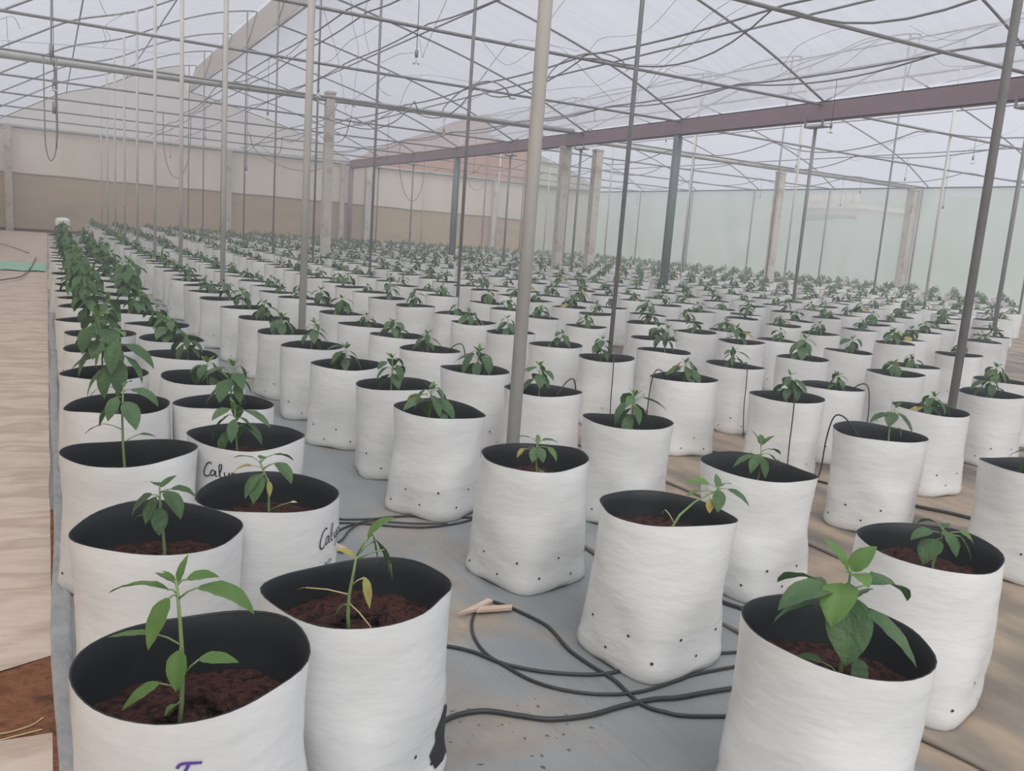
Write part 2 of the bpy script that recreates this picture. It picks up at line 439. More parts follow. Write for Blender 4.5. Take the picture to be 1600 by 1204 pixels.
# purlins
for X in (.75, 2.9, 7.65, 10.3):
    b = MB(); z = zroof(X) - .03; b.tube([(X, 0, z), (X, 20, z + .01), (X, YF - .1, z)], .018, 'rafter', 6)
    tag(b.obj('purlin'), 'long thin roof purlin of the near bay, %s' % {.75: 'nearest the left eave', 2.9: 'left of the ridge vent', 7.65: 'right of the ridge vent', 10.3: 'nearest the red beam'}[X], 'purlin', 'purlins')
for X in (14.6, 17.2, 21.8, 24.3):
    b = MB(); z = zroof(X) - .03; b.tube([(X, 3, z), (X, YF - .1, z)], .018, 'rafter', 6)
    tag(b.obj('purlin'), 'long thin roof purlin of the far bay, %s' % {14.6: 'just beyond the red beam', 17.2: 'left of its ridge', 21.8: 'right of its ridge', 24.3: 'nearest the green wall'}[X], 'purlin', 'purlins')

# wires resting on the ties, along the house
for X, lab, r in ((3.87, 'left of the ridge poles', .011), (4.75, 'close to the ridge poles', .011), (7.38, 'second right of the ridge poles', .014), (10.45, 'closest to the red beam', .013)):
    b = MB(); P = []
    for k in range(-1, 9):
        y0 = 3.8 + 4 * k
        for j in range(6):
            u = j / 6; P.append((X + .05 * math.sin(k * 2.1 + u), y0 + 4 * u, 4.02 - .05 * math.sin(PI * u)))
    b.tube(P, r, 'dark', 6)
    tag(b.obj('service_line'), 'straight grey service pipe lying on the roof ties, %s' % lab, 'pipe', 'service pipes over the ties')
# sagging irrigation hoses draped over the ties
HOSE = {7.4: .42, 10.5: .14, 15.3: .30, 18.2: .25, 22.6: .30, 3.6: .06}


def hose_at(X, y):
    sag = HOSE[X]; zt = 4.045 if X < 12 else 3.86; k = math.floor((y - 3.9) / 4); u = (y - 3.9) / 4 - k
    s = sag * (1 + .25 * math.sin(k * 2.7 + X)); w_ = math.sin(u * PI)
    return Vector((X + .08 * w_ * math.cos(k) + .22 * w_ * (1 if k % 2 else -1) * (sag > .2), y, zt - s * (1 - (2 * u - 1) ** 2)))


for X, lab in ((3.6, 'left of the near ridge'), (7.4, 'in the near bay'), (10.5, 'near the red beam'), (15.3, 'just beyond the red beam'), (18.2, 'in the middle of the far bay'), (22.6, 'nearest the green wall')):
    b = MB(); b.tube([hose_at(X, y) for y in np.arange(0, 39.5, .4)], .012, 'dark', 6)
    tag(b.obj('irrigation_hose'), 'dark irrigation hose sagging between the roof ties, %s' % lab, 'hose', 'hoses draped over the ties')

# valley beam with bracket plates
b = MB(); b.smooth = False
b.box((XV - .04, YB, 3.98), (XV + .10, YF - .1, 4.0), 'red'); b.box((XV - .04, YB, 3.66), (XV - .025, YF - .1, 4.0), 'red'); b.box((XV - .04, YB, 3.66), (XV + .10, YF - .1, 3.68), 'red')
beam = b.obj('valley_beam'); tag(beam, 'long dark red steel beam running along the valley between the two roof bays', 'beam')
for k, Y in enumerate(YT):
    if k in (3, 6): continue
    c = MB(); c.smooth = False; Y2 = Y + .12
    c.box((XV - .07, Y2 - .22, 3.55), (XV + .12, Y2 + .22, 3.575), 'dark'); c.box((XV - .075, Y2 - .22, 3.55), (XV - .045, Y2 - .19, 3.72), 'dark'); c.box((XV - .075, Y2 + .19, 3.55), (XV - .045, Y2 + .22, 3.72), 'dark')
    c.obj('bracket', beam)


# faint haze volume filling the house, added to lift blacks like lens veil
b = MB(); b.smooth = False
prof = [(XL + .05, GZ + .02)] + [(max(x, XL + .05), z - .08) for x, z in L1 if x < XR1 - .05] + [(XR1 - .03, 7.0), (XR1 + .03, 6.0)] + [(x, z - .08) for x, z in R1 if XR1 + .1 < x < XV - .1] + [(XV, 3.85)]
prof += [(x, z - .08) for x, z in L2 if XV + .1 < x < XR2 - .05] + [(XR2 - .03, 6.8), (XR2 + .03, 5.83)] + [(min(x, XW - .05), z - .08) for x, z in R2 if x > XR2 + .1] + [(XW - .05, GZ + .02)]
prof = prof[::-1]; n = len(prof)
b.add([(x, YB + .1, z) for x, z in prof] + [(x, YF - .15, z) for x, z in prof], [tuple(range(n)), tuple(range(2 * n - 1, n - 1, -1))] + [(i, i + n, (i + 1) % n + n, (i + 1) % n) for i in range(n)], 'white')
hz = b.obj('haze'); tag(hz, 'faint white haze volume added to the greenhouse air to soften contrast', 'haze', None, 'stuff')
hm = bpy.data.materials.new('haze'); hm.use_nodes = True; hm.node_tree.nodes.clear()
vo = hm.node_tree.nodes.new('ShaderNodeVolumeScatter'); vo.inputs['Density'].default_value = .017; vo.inputs['Anisotropy'].default_value = .2; vo.inputs['Color'].default_value = (.97, .98, 1, 1)
ho = hm.node_tree.nodes.new('ShaderNodeOutputMaterial'); hm.node_tree.links.new(vo.outputs[0], ho.inputs['Volume'])
hz.data.materials.clear(); hz.data.materials.append(hm)


# ---------------------------------------------------------------- poles
def pole(name, x, y, z1, r, m, label, group, square=False, lean=(0, 0), z0=0, m2=None):
    b = MB(); z1 = z1 - GZ; z0 = GZ
    if square:
        b.smooth = False
        b.box((-r, -r, 0), (r, r, z1), m)
        b.box((-r - .015, -r - .015, z1), (r + .015, r + .015, z1 + .05), m)
    else:
        b.tube([(0, 0, 0), (lean[0] * .5, lean[1] * .5, z1 / 2), (lean[0], lean[1], z1)], r, m, 10)
    o = b.obj(name); o.location = (x, y, z0); tag(o, label, 'pole', group)
    if not square:
        c = MB(); c.tube([(0, 0, 0), (0, 0, .03)], r * 1.7, m, 10); c.obj('base_collar', o)
    return o


def vis(x, y, z=1.5):
    p = project((x, y, z)); return p and -15 < p[0] < 1615


for k, Y in enumerate(YT):
    n = ORD[k]
    if vis(1.97, Y):
        pole('support_pole', 1.97, Y - .24, zroof(1.97) - .02, .032, 'galv', 'pale galvanised pole, %s from the camera in the line left of the ridge' % n, 'pale poles left of the ridge')
    if vis(XR1, Y):
        pole('support_pole', XR1, Y - .22, 7.13, .028 if k == 0 else .024, 'galv' if k == -1 else 'dark', 'thin dark pole reaching the near ridge, %s from the camera' % n, 'dark poles under the near ridge')
    if vis(16.1, Y):
        pole('support_pole', 16.1, Y + .05, zroof(16.1) - .02, .026, 'galv', 'pale pole in the far bay beyond the red beam, %s visible from the right' % n, 'pale poles in the far bay')
    if vis(XR2, Y):
        pole('support_pole', XR2, Y + .05, 6.93, .026, 'dark', 'dark pole reaching the far ridge beyond the red beam, %s from the camera' % n, 'dark poles under the far ridge')
    if vis(XV, Y):
        Y2 = Y + .12
        if k in (3, 6):
            b = MB(); b.tube([(0, 0, 0), (0, 0, 3.66 - GZ)], .085, 'green', 12); b.tube([(.16, .10, 0), (.16, .10, 3.66 - GZ)], .05, 'green', 10)
            o = b.obj('valley_post'); o.location = (XV, Y2, GZ); tag(o, 'thick dark green post under the red beam, %s' % ('the nearer one' if k == 3 else 'the farther one'), 'post', 'thick green posts')
            c = MB(); c.smooth = False; c.box((-.13, -.16, 0), (.26, .2, .02), 'green'); c.obj('base_plate', o)
        elif k == 9:
            b = MB(); b.tube([(0, 0, 0), (0, 0, 3.66 - GZ)], .10, 'red', 12)
            o = b.obj('valley_post'); o.location = (XV - .02, YF - .3, GZ); tag(o, 'dark red post at the far end of the red beam', 'post')
        else:
            pole('valley_pole', XV, Y2, 3.55, .032, 'dark', 'dark pole with bracket under the red beam, %s from the camera' % n, 'thin poles under the red beam')
    if vis(XW - .1, Y, 2):
        pole('wall_post', XW - .09, Y + .15, 3.74, .028, 'dark', 'thin dark post against the pale green right wall, %s from the camera' % n, 'posts along the right wall')
for x, y, r, h, lab, gr in ((5.78, 20.3, .10, 4.09, 'square pale concrete post carrying the big cross pipe, left of the others', 'concrete posts under the cross pipe'),
                        (XV + .02, 20.75, .11, 3.62, 'pale concrete post under the red beam where the cross pipe passes', 'concrete posts under the cross pipe'),
                        (13.30, 20.45, .11, 3.62, 'pale concrete post just right of the red beam crossing', 'concrete posts under the cross pipe'),
                        (19.95, 20.3, .11, 3.66, 'pale concrete post in the middle of the far bay', 'concrete posts under the cross pipe'),
                        (26.0, 20.2, .14, 3.66, 'broad pale concrete post beside the green right wall', 'concrete posts under the cross pipe'),
                        (-1.30, 39.7, .13, 3.86, 'pale post at the left end of the far wall', 'posts of the far wall'),
                        (6.97, 39.7, .11, 3.82, 'pale post near the middle of the far wall', 'posts of the far wall'),
                        (12.0, 39.65, .10, 3.78, 'pale far wall post just left of the dark red post', 'posts of the far wall'),
                        (13.25, 39.7, .13, 3.76, 'pale far wall post just right of the dark red post', 'posts of the far wall'),
                        (19.9, 39.7, .10, 3.7, 'pale far wall post under the far ridge', 'posts of the far wall')):
    pole('concrete_post', x, y, h, r, 'conc', lab, gr, square=True)
b = MB(); b.tube([(XL, 20.3, 3.94), (5.3, 20.3, 3.98), (XV - .05, 20.3, 4.03)], .068, 'pipe', 12)
tag(b.obj('cross_pipe'), 'thick grey pipe crossing the near bay from left edge to red beam', 'pipe')
b = MB(); b.tube([(XV + .1, 20.3, 3.84), (XW, 20.3, 3.76)], .062, 'pipe', 12)
tag(b.obj('cross_pipe'), 'thick grey pipe crossing the far bay from red beam to green wall', 'pipe')


# ---------------------------------------------------------------- foggers, loops, wires
def fogger_meshes():
    t = MB(); t.tube([(0, 0, .14), (0, 0, 1.0)], .004, 'hose', 5)
    wt = MB(); wt.tube([(0, 0, .07), (0, 0, .075), (0, 0, .145), (0, 0, .15)], [.012, .020, .020, .010], 'dark', 8)
    nz = MB()
    nz.tube([(0, 0, .02), (0, 0, .07)], .010, 'white', 6)
    for a in range(4):
        q = a * PI / 2 + .4; nz.tube([(0, 0, .025), (.035 * math.cos(q), .035 * math.sin(q), .008)], [.008, .006], 'white', 5)
        nz.tube([(.035 * math.cos(q), .035 * math.sin(q), .0), (.035 * math.cos(q), .035 * math.sin(q), .015)], .012, 'white', 6)
    return t.mesh('tube'), wt.mesh('weight'), nz.mesh('nozzle')


FM = fogger_meshes()
# (pixel x, y of nozzle, hose X position, where)
fog = [(650, 100, 3.87, 'in front of the pale roof, left of centre'), (497, 152, 3.87, 'above the square concrete post'),
       (1297, 208, 10.5, 'just under the red beam'), (418, 186, 3.9, 'left of the second pale pole'),
       (693, 212, 7.4, 'right of the square concrete post'), (85, 142, .12, 'hanging at far left'),
       (266, 250, 2.9, 'in the far left loop of hose'), (321, 222, 4.0, 'low beside the third pale pole'), (385, 272, 4.75, 'dangling before the beige far wall'),
       (605, 262, 7.38, 'beside the red post'), (740, 275, 10.5, 'below the red beam, left part'), (1040, 226, 15.3, 'between the green post and thin far poles'),
       (1519, 256, 16.2, 'left of the big dark pole at right'), (1413, 287, 18.2, 'before the upper green wall'),
       (1343, 306, 22.6, 'low before the green wall'), (1312, 326, 22.6, 'beside the far pink building'), (1472, 331, 18.4, 'low before the right green wall'),
       (1243, 266, 18.2, 'by the grey post of the far bay'), (1187, 312, 24.2, 'far off before the green wall'), (994, 322, 24.2, 'farthest before the green wall')]
for px_, py_, X, lab in fog:
    Xh = min(HOSE, key=lambda q: abs(q - X))
    p = at_x(px_, py_, Xh); q = hose_at(Xh, p.y)
    for _ in range(4): p = at_x(px_, py_, q.x); q = hose_at(Xh, p.y)
    if p.z > 3.5 or X < 1:
        p = at_x(px_, py_, X); topz = zroof(X) + .075
    else: topz = q.z
    p.y = min(p.y, 38.6); q = hose_at(Xh, p.y)
    if p.z <= 3.5 and X >= 1: p.x = q.x; topz = q.z + .01
    L = max(.25, topz - p.z)
    o = empty('fogger', (p.x, p.y, p.z), 'small hanging fogger with crossed white nozzle, ' + lab, 'fogger', 'hanging foggers')
    a = link('tube', FM[0], o); a.scale = (1, 1, (L - .14) / .86); a.location.z = .14 - .14 * a.scale[2]
    link('weight', FM[1], o); link('nozzle', FM[2], o)

# big loops of hose hanging from the ties
for (x0, x1, yt, yb, Y, lab) in ((255, 298, 208, 278, 27.8, 'round loop of black hose hanging by the third pale pole'),
                                 (624, 664, 248, 314, 27.8, 'round loop of hose hanging left of the green post'),
                                 (728, 762, 262, 297, 31.8, 'small loop of hose hanging right of the green post'),
                                 (70, 90, 200, 251, 19.8, 'narrow loop of hose hanging from the far left pipe')):
    P = []
    for j in range(13):
        a = PI + PI * j / 12; xx = (x0 + x1) / 2 + (x1 - x0) / 2 * math.cos(a); yy = yt - (yb - yt) * math.sin(a) * 1.0
        P.append(at_y(xx, yy, Y))
    P = [Vector((P[0].x, Y, 3.985)), Vector((P[0].x, Y, (P[0].z + 3.98) / 2))] + P + [Vector((P[-1].x, Y, (P[-1].z + 3.98) / 2)), Vector((P[-1].x, Y, 3.985))]
    b = MB(); b.tube(spline(P, 3), .012, 'dark', 6); tag(b.obj('hose_loop'), lab, 'hose', 'hanging hose loops')
# dark bundle hanging at far left
b = MB(); P = [(.115, 14.2, 4.0), (.12, 14.2, 3.55), (.16, 14.25, 3.1), (.20, 14.2, 2.75), (.19, 14.2, 2.4)]
P2 = [at_x(80, 0, .11), at_x(80, 60, .115), at_x(80, 85, .12)]
P2 = [at_y(80, y, 15.6) for y in (-40, 0, 40, 80, 96)] + [at_y(86, 108, 15.6), at_y(87, 150, 15.6), at_y(89, 200, 15.6), at_y(88, 232, 15.6)]
b.tube(spline(P2, 3), .013, 'dark', 6); o = b.obj('hanging_cable'); tag(o, 'dark cable bundle hanging from the roof at the far left', 'cable')
for yy in (80, 132, 168):
    c = MB(); p = at_y(80 if yy == 80 else 85, yy, 15.6); c.tube([p + Vector((0, 0, .09)), p - Vector((0, 0, .09))], .03, 'dark', 8); c.obj('connector', o)
# arching cables in bay one
for pts, Y, lab in (([(402, 225), (435, 205), (470, 196), (497, 190), (515, 176), (535, 152), (562, 165)], 19.8, 'black cable curling over the cross pipe by the concrete post'),
                    ([(388, 205), (405, 235), (440, 258), (475, 268), (500, 262), (520, 252)], 23.8, 'black cable drooping behind the concrete post'),
                    ([(293, 180), (318, 165), (345, 130), (380, 128), (420, 105), (455, 82), (480, 60)], 19.9, 'black cable rising past the ridge vent'),
                    ([(500, 182), (560, 196), (590, 200), (612, 190), (635, 165), (650, 158), (664, 172)], 15.9, 'black cable looping over ties left of the tall pole'),
                    ([(690, 178), (712, 160), (735, 136), (752, 130), (775, 142), (800, 152), (822, 150)], 11.95, 'black cable arching behind the tall pale pole'),
                    ([(850, 136), (880, 106), (900, 88), (922, 86), (952, 98), (985, 108)], 11.9, 'black cable arching right of the tall pale pole')):
    P = [at_y(x, y, Y) + Vector((0, .35 * math.sin(i * 1.3), 0)) for i, (x, y) in enumerate(pts)]
    b = MB(); b.tube(spline(P, 4), .010, 'dark', 6); tag(b.obj('loose_cable'), lab, 'cable', 'loose cables in the roof')
# thin wavy trellis wires
wires = [([(155, 0), (170, 25), (200, 18), (165, 40), (172, 60), (160, 75)], 15), ([(0, 30), (20, 26), (32, 45)], 12), ([(10, 28), (12, 60), (15, 75)], 14),
         ([(160, 45), (165, 60), (160, 70)], 16), ([(0, 63), (100, 70), (220, 80), (300, 88)], 24),
         ([(500, 0), (515, 45), (528, 90), (536, 140), (542, 190)], 16), ([(548, 0), (552, 40), (560, 80), (555, 130), (548, 190)], 16),
         ([(575, 0), (569, 25), (570, 50), (577, 84)], 11), ([(500, 100), (520, 92), (545, 65), (575, 50), (600, 32)], 12),
         ([(540, 168), (560, 150), (600, 120), (610, 112), (592, 130), (600, 145), (612, 150)], 13), ([(596, 98), (620, 86), (640, 83), (650, 82)], 9),
         ([(655, 60), (660, 90), (663, 80), (668, 70), (680, 40), (698, 0)], 9), ([(600, 120), (640, 118), (680, 118), (740, 128), (756, 118), (770, 96)], 11),
         ([(620, 175), (640, 130), (660, 118)], 14), ([(750, 60), (780, 95), (800, 100), (830, 80)], 8), ([(748, 128), (770, 98), (795, 68), (820, 62), (870, 72), (905, 80)], 8),
         ([(856, 35), (882, 0)], 7), ([(920, 80), (940, 60), (990, 55), (1020, 40), (1056, 0)], 7), ([(845, 142), (900, 136), (935, 133), (970, 115), (990, 105)], 8),
         ([(990, 130), (1040, 90), (1100, 30), (1142, 0)], 7), ([(1010, 140), (1030, 110), (1080, 70), (1130, 30), (1180, 0)], 7.5),
         ([(1000, 102), (1030, 101), (1060, 115), (1100, 118), (1150, 122), (1190, 132)], 9), ([(1010, 140), (1050, 105), (1100, 110), (1170, 130)], 9),
         ([(1220, 110), (1228, 95), (1250, 70), (1300, 48), (1330, 42)], 6.5), ([(1205, 125), (1250, 100), (1300, 85), (1350, 62), (1380, 56)], 6.5),
         ([(1230, 125), (1280, 118), (1320, 100), (1360, 70), (1395, 58)], 6.5), ([(1420, 40), (1460, 58), (1500, 62), (1560, 40), (1600, 34)], 6),
         ([(1425, 58), (1460, 64), (1500, 50), (1560, 40)], 6), ([(1440, 72), (1460, 90), (1480, 103), (1530, 102), (1560, 100)], 7), ([(1480, 128), (1520, 120), (1560, 108)], 8),
         ([(845, 70), (880, 78), (920, 120), (960, 160)], 10), ([(860, 170), (880, 158), (900, 152), (925, 165), (930, 190)], 12), ([(690, 190), (720, 165), (770, 140)], 12),
         ([(1290, 222), (1320, 240), (1340, 250), (1400, 220), (1440, 200)], 14), ([(1360, 235), (1400, 220), (1440, 210), (1475, 206)], 16), ([(1480, 250), (1500, 240), (1560, 215), (1600, 195)], 14)]
def hit_roof(x, y):
    d = ray(x, y); t = 2.0
    while t < 60:
        p = Vector((0, 0, CAMH)) + d * t
        if p.y > YF - .3 or p.z > zroof(p.x) + .045: return p
        t += .05
    return p


MARK = [(60, 'at the far left'), (200, 'left of the ridge vent'), (330, 'beside the ridge vent'), (520, 'above the square concrete post'), (590, 'left of the dark ridge pole'),
        (680, 'around the nearest hanging fogger'), (790, 'left of the tall pale pole'), (900, 'right of the tall pale pole'), (1010, 'above the thick green post'), (1120, 'above the near end of the cross pipe'),
        (1240, 'above the bracket pole of the beam'), (1340, 'above the red beam, middle right'), (1460, 'left of the big dark pole'), (1560, 'by the big dark pole')]
WL = {}
for i, (pts, Y) in enumerate(wires):
    mx = sum(p[0] for p in pts) / len(pts); my = sum(p[1] for p in pts) / len(pts)
    WL.setdefault(min(MARK, key=lambda q: abs(q[0] - mx))[1], []).append((my, i))
for i, (pts, Y) in enumerate(wires):
    P = []
    for j, (x, y) in enumerate(pts):
        p = hit_roof(x, y); f = 1 if j in (0, len(pts) - 1) else .965 - .02 * math.sin(j * 2.1 + i)
        P.append(Vector((0, 0, CAMH)) + (p - Vector((0, 0, CAMH))) * f)
    b = MB(); b.tube(spline(P, 5), .0022 + .00022 * P[0].y, 'wire', 4)
    mx = sum(p[0] for p in pts) / len(pts); my = sum(p[1] for p in pts) / len(pts)
    lk = min(MARK, key=lambda q: abs(q[0] - mx))[1]
    rk = [q[1] for q in sorted(WL[lk])].index(i); nn = len(WL[lk])
    nth = '' if nn == 1 else ', the highest there' if rk == 0 else ', the lowest there' if rk == nn - 1 else ', %s highest there' % ORD[rk]
    tag(b.obj('trellis_wire'), 'thin wavy string ' + lk + nth, 'string', 'trellis strings under the roof')


# ---------------------------------------------------------------- plants
def leaf(b, o, az, pitch, L, W, droop, m, segs=6, roll=0, fold=.25, cross=4):
    p = Vector(o); vs = []; fs = []; n = cross + 1
    h = Vector((math.cos(az), math.sin(az), 0)); side0 = Vector((-math.sin(az), math.cos(az), 0))
    for i in range(segs + 1):
        s = i / segs; a = pitch - droop * s ** 1.2
        t = h * math.cos(a) + Vector((0, 0, math.sin(a)))
        nrm = -h * math.sin(a) + Vector((0, 0, math.cos(a)))
        sd = side0 * math.cos(roll) + nrm * math.sin(roll); nn = nrm * math.cos(roll) - side0 * math.sin(roll)
        wd = W * .5 * 2.75 * (s + .02) ** .62 * (1 - s) ** .98 if i < segs else .0006
        for j in range(n):
            u = 2 * j / cross - 1
            vs.append(p + sd * (u * wd) + nn * (fold * abs(u) * wd - .35 * fold * u * u * wd + .05 * wd * math.sin(s * 19 + u * 3)))
        p = p + t * (L / segs)
    for i in range(segs):
        for j in range(cross): fs.append((i * n + j, i * n + j + 1, (i + 1) * n + j + 1, (i + 1) * n + j))
    b.add(vs, fs, m)


def plant(seed, h, leaves, lean=(0, 0), segs=6, cross=4, sr=.0035):
    """returns (stem mesh builder, foliage mesh builder); leaves = list of (hfrac, az deg, petiole, pet pitch, L, W, pitch, droop, mat)"""
    R = random.Random(seed); st = MB(); fo = MB()

    def sp(f): return Vector((lean[0] * f * f + .006 * math.sin(f * 4 + seed), lean[1] * f * f + .006 * math.cos(f * 5 + seed), h * f))
    st.tube([sp(f) for f in (0, .25, .5, .75, 1)], [sr * 1.25, sr * 1.1, sr, sr * .85, sr * .6], 'stem', 6)
    for (hf, az, pl, pp, L, W, pi_, dr, mm) in leaves:
        o = sp(hf); az = math.radians(az); pp = math.radians(pp)
        e = o + Vector((math.cos(az) * math.cos(pp), math.sin(az) * math.cos(pp), math.sin(pp))) * pl
        if pl > .004: st.tube([o, (o + e) / 2 + Vector((0, 0, .004)), e], [sr * .5, sr * .4, sr * .4], 'dry' if mm == 'leafy' else 'stem', 4)
        leaf(fo, e, az, math.radians(pi_), L, W, math.radians(dr), mm, segs, R.uniform(-.35, .35), R.uniform(.15, .4), cross)
    return st, fo


def auto_leaves(seed, n, Ls, low=.5, big=1.0, ylw=.025):
    R = random.Random(seed * 13 + 5); out = []
    for i in range(n):
        f = low + (1 - low) * (i + .5) / n; az = i * 137.5 + R.uniform(-25, 25)
        L = Ls * R.uniform(.75, 1.15) * (1.0 if f < .9 else .75)
        out.append((f, az, R.uniform(.018, .042), R.uniform(5, 45), L, L * R.uniform(.46, .60), R.uniform(-60, -10), R.uniform(30, 60), 'leafy' if R.random() < ylw else 'leaf'))
    for i in range(3):
        out.append((1.0, i * 125 + seed * 40, .004, 60, Ls * .42, Ls * .18, R.uniform(35, 65), 25, 'leafl'))
    return out


CAZ = math.degrees(YAW)   # camera-right direction is world azimuth -YAW


def cl(*L):  # leaf azimuths given as seen from the camera (0 right, 90 away, 180 left, 270 towards)
    return [(a, az - CAZ, *r) for a, az, *r in L]


# ---------------------------------------------------------------- bags
SEAM = {}   # side the flat seams of a bag point to
CORN = {}   # direction of the folded bottom corners of particular bags


def bag_r(th, t, sd, R=.208):
    r = R * (1.0 + .012 * math.sin(t * 5 + sd))
    if t < .06: r *= .95 + .05 * math.sin(t / .06 * PI / 2)
    a = th - CORN.get(sd, sd * 2.1); p = 2 + 2.6 * max(0, 1 - t / .6) ** 1.3; bl = min(1, max(0, 1 - t / .6) * 1.5)
    r *= (1 - .06 * bl) / (abs(math.cos(a)) ** p + abs(math.sin(a)) ** p) ** (1 / p)
    r *= 1 + .035 * t ** 3 * math.sin(2 * th + sd * 1.7) + .012 * t * t * math.sin(3 * th + sd * 3)
    r *= 1 + .055 * t ** 4 * abs(math.cos(th - SEAM.get(sd, 0))) ** 14 - .02 * t ** 4
    c = Vector((math.cos(th) * 1.7 + sd * 3.1, math.sin(th) * 1.7, t * 2.6))
    c2 = Vector((math.cos(th) * 3.2 + sd, math.sin(th) * 3.2, t * 11 + sd))
    r += .008 * noise.noise(c) + .0035 * noise.noise(c2) * (1.3 - t)
    return r


def bag_z(th, t, sd, H, rim=1.0):
    z = H * t
    z += t ** 4 * rim * (.006 * math.sin(th + sd * 2.3) + .006 * math.sin(2 * th + sd * 5.1) + .003 * math.sin(3 * th + sd * 1.3))
    if t < .02: z += .012 * max(0, math.cos(4 * (th - CORN.get(sd, sd * 2.1)))) ** 2
    return z


def bag_parts(sd, H=BH, n=28, rings=11, depth=.07, rim=1.0, holes=True, hi=False, dent=None, lean=(0, 0)):
    g = MB(); s = MB(); vs = []
    T = [0, .02, .06, .11] + [.11 + .89 * (i + 1) / (rings - 3) for i in range(rings - 3)]

    def P(th, t, dr=0):
        r = bag_r(th, t, sd) + dr; z = bag_z(th, t, sd, H, rim)
        if dent:
            a0, aw, dz, dri = dent; q = math.exp(-((((th - a0 + PI) % (2 * PI)) - PI) / aw) ** 2)
            z -= dz * q * max(0, t - .7) / .3; r -= dri * q * max(0, t - .5) / .5
        return (math.cos(th) * r + lean[0] * t, math.sin(th) * r + lean[1] * t, z)
    for t in T:
        for j in range(n): vs.append(P(2 * PI * j / n, t))
    k = len(T)
    fs = [(i * n + j, i * n + (j + 1) % n, (i + 1) * n + (j + 1) % n, (i + 1) * n + j) for i in range(k - 1) for j in range(n)]
    fs.append(tuple(range(n))[::-1])
    g.add(vs, fs, 'bag')
    # black inner lining
    vi = []; TI = [1 - q * (depth + .03) / H for q in (0, .12, .4, .7, 1)]
    for t in TI:
        for j in range(n):
            x, y, z = P(2 * PI * j / n, t, -.009 if t < 1 else -.0005); vi.append((x, y, z if t < 1 else z))
    fi = [(i * n + j, (i + 1) * n + j, (i + 1) * n + (j + 1) % n, i * n + (j + 1) % n) for i in range(4) for j in range(n)]
    g.add(vi, fi, 'inner')
    # thin turned edge in black
    ve = []
    for dr, dz in ((-.0002, -.0004), (-.001, .0008), (-.003, .0005), (-.004, -.005)):
        for j in range(n):
            x, y, z = P(2 * PI * j / n, 1.0, dr); ve.append((x, y, z + dz))
    g.add(ve, [(i * n + j, i * n + (j + 1) % n, (i + 1) * n + (j + 1) % n, (i + 1) * n + j) for i in range(3) for j in range(n)], 'inner')
    if holes:
        for row, (t, cnt) in enumerate(((.13, 8), (.27, 8))):
            for q in range(cnt):
                th = 2 * PI * (q + .5 * row) / cnt + sd; t2 = t + .02 * math.sin(q * 5 + sd)
                hr = .0048
                ring = [P(th, t2, .0022)]
                for a in range(6):
                    an = a * PI / 3; ring.append(P(th + hr * math.cos(an) / .2, t2 + hr * math.sin(an) / H, .0022))
                g.add(ring, [(0, a + 1, (a + 1) % 6 + 1) for a in range(6)], 'inner')
    # soil
    zs = H - depth; vs = []; rr = [0, .25, .5, .75, .9, 1.0] if hi else [0, .5, .96]
    t = zs / H
    for q in rr[1:]:
        for j in range(n):
            th = 2 * PI * j / n; x, y, z = P(th, min(t + .02, 1), -.006); x = lean[0] * t + (x - lean[0] * t) * q; y = lean[1] * t + (y - lean[1] * t) * q
            vs.append((x, y, zs + (.016 * noise.noise(Vector((x * 22 + sd, y * 22, 0))) + .012 * noise.noise(Vector((x * 55, y * 55, sd)))) * (1 if hi else .8) - .01 * q))
    vs.append((lean[0] * t, lean[1] * t, zs)); m = len(rr) - 1
    fs = [(i * n + j, i * n + (j + 1) % n, (i + 1) * n + (j + 1) % n, (i + 1) * n + j) for i in range(m - 1) for j in range(n)] + [(m * n, j, (j + 1) % n) for j in range(n)]
    s.add(vs, fs, 'soil')
    return g, s, P, zs


def ribbon_on(P, H, pts, wd, m, name, parent, caz):
    """ink stroke on a bag: pts = (angle offset deg from the camera-facing side, z)"""
    b = MB(); b.smooth = False
    for line in pts:
        Q = spline([(a, z, 0) for a, z in line], 5) if len(line) > 2 else [Vector((a, z, 0)) for a, z in line]
        vs = []
        for i, q in enumerate(Q):
            d = (Q[min(i + 1, len(Q) - 1)] - Q[max(i - 1, 0)]); dx, dz = d.x * PI / 180 * .2, d.y; l = math.hypot(dx, dz) or 1
            nx, nz = -dz / l * wd, dx / l * wd
            for s in (-1, 1):
                th = math.radians(caz + q.x) + s * nx / .2; vs.append(P(th, (q.y + s * nz) / H, .0028))
        b.add(vs, [(i * 2, i * 2 + 1, i * 2 + 3, i * 2 + 2) for i in range(len(Q) - 1)], m)
    return b.obj(name, parent)


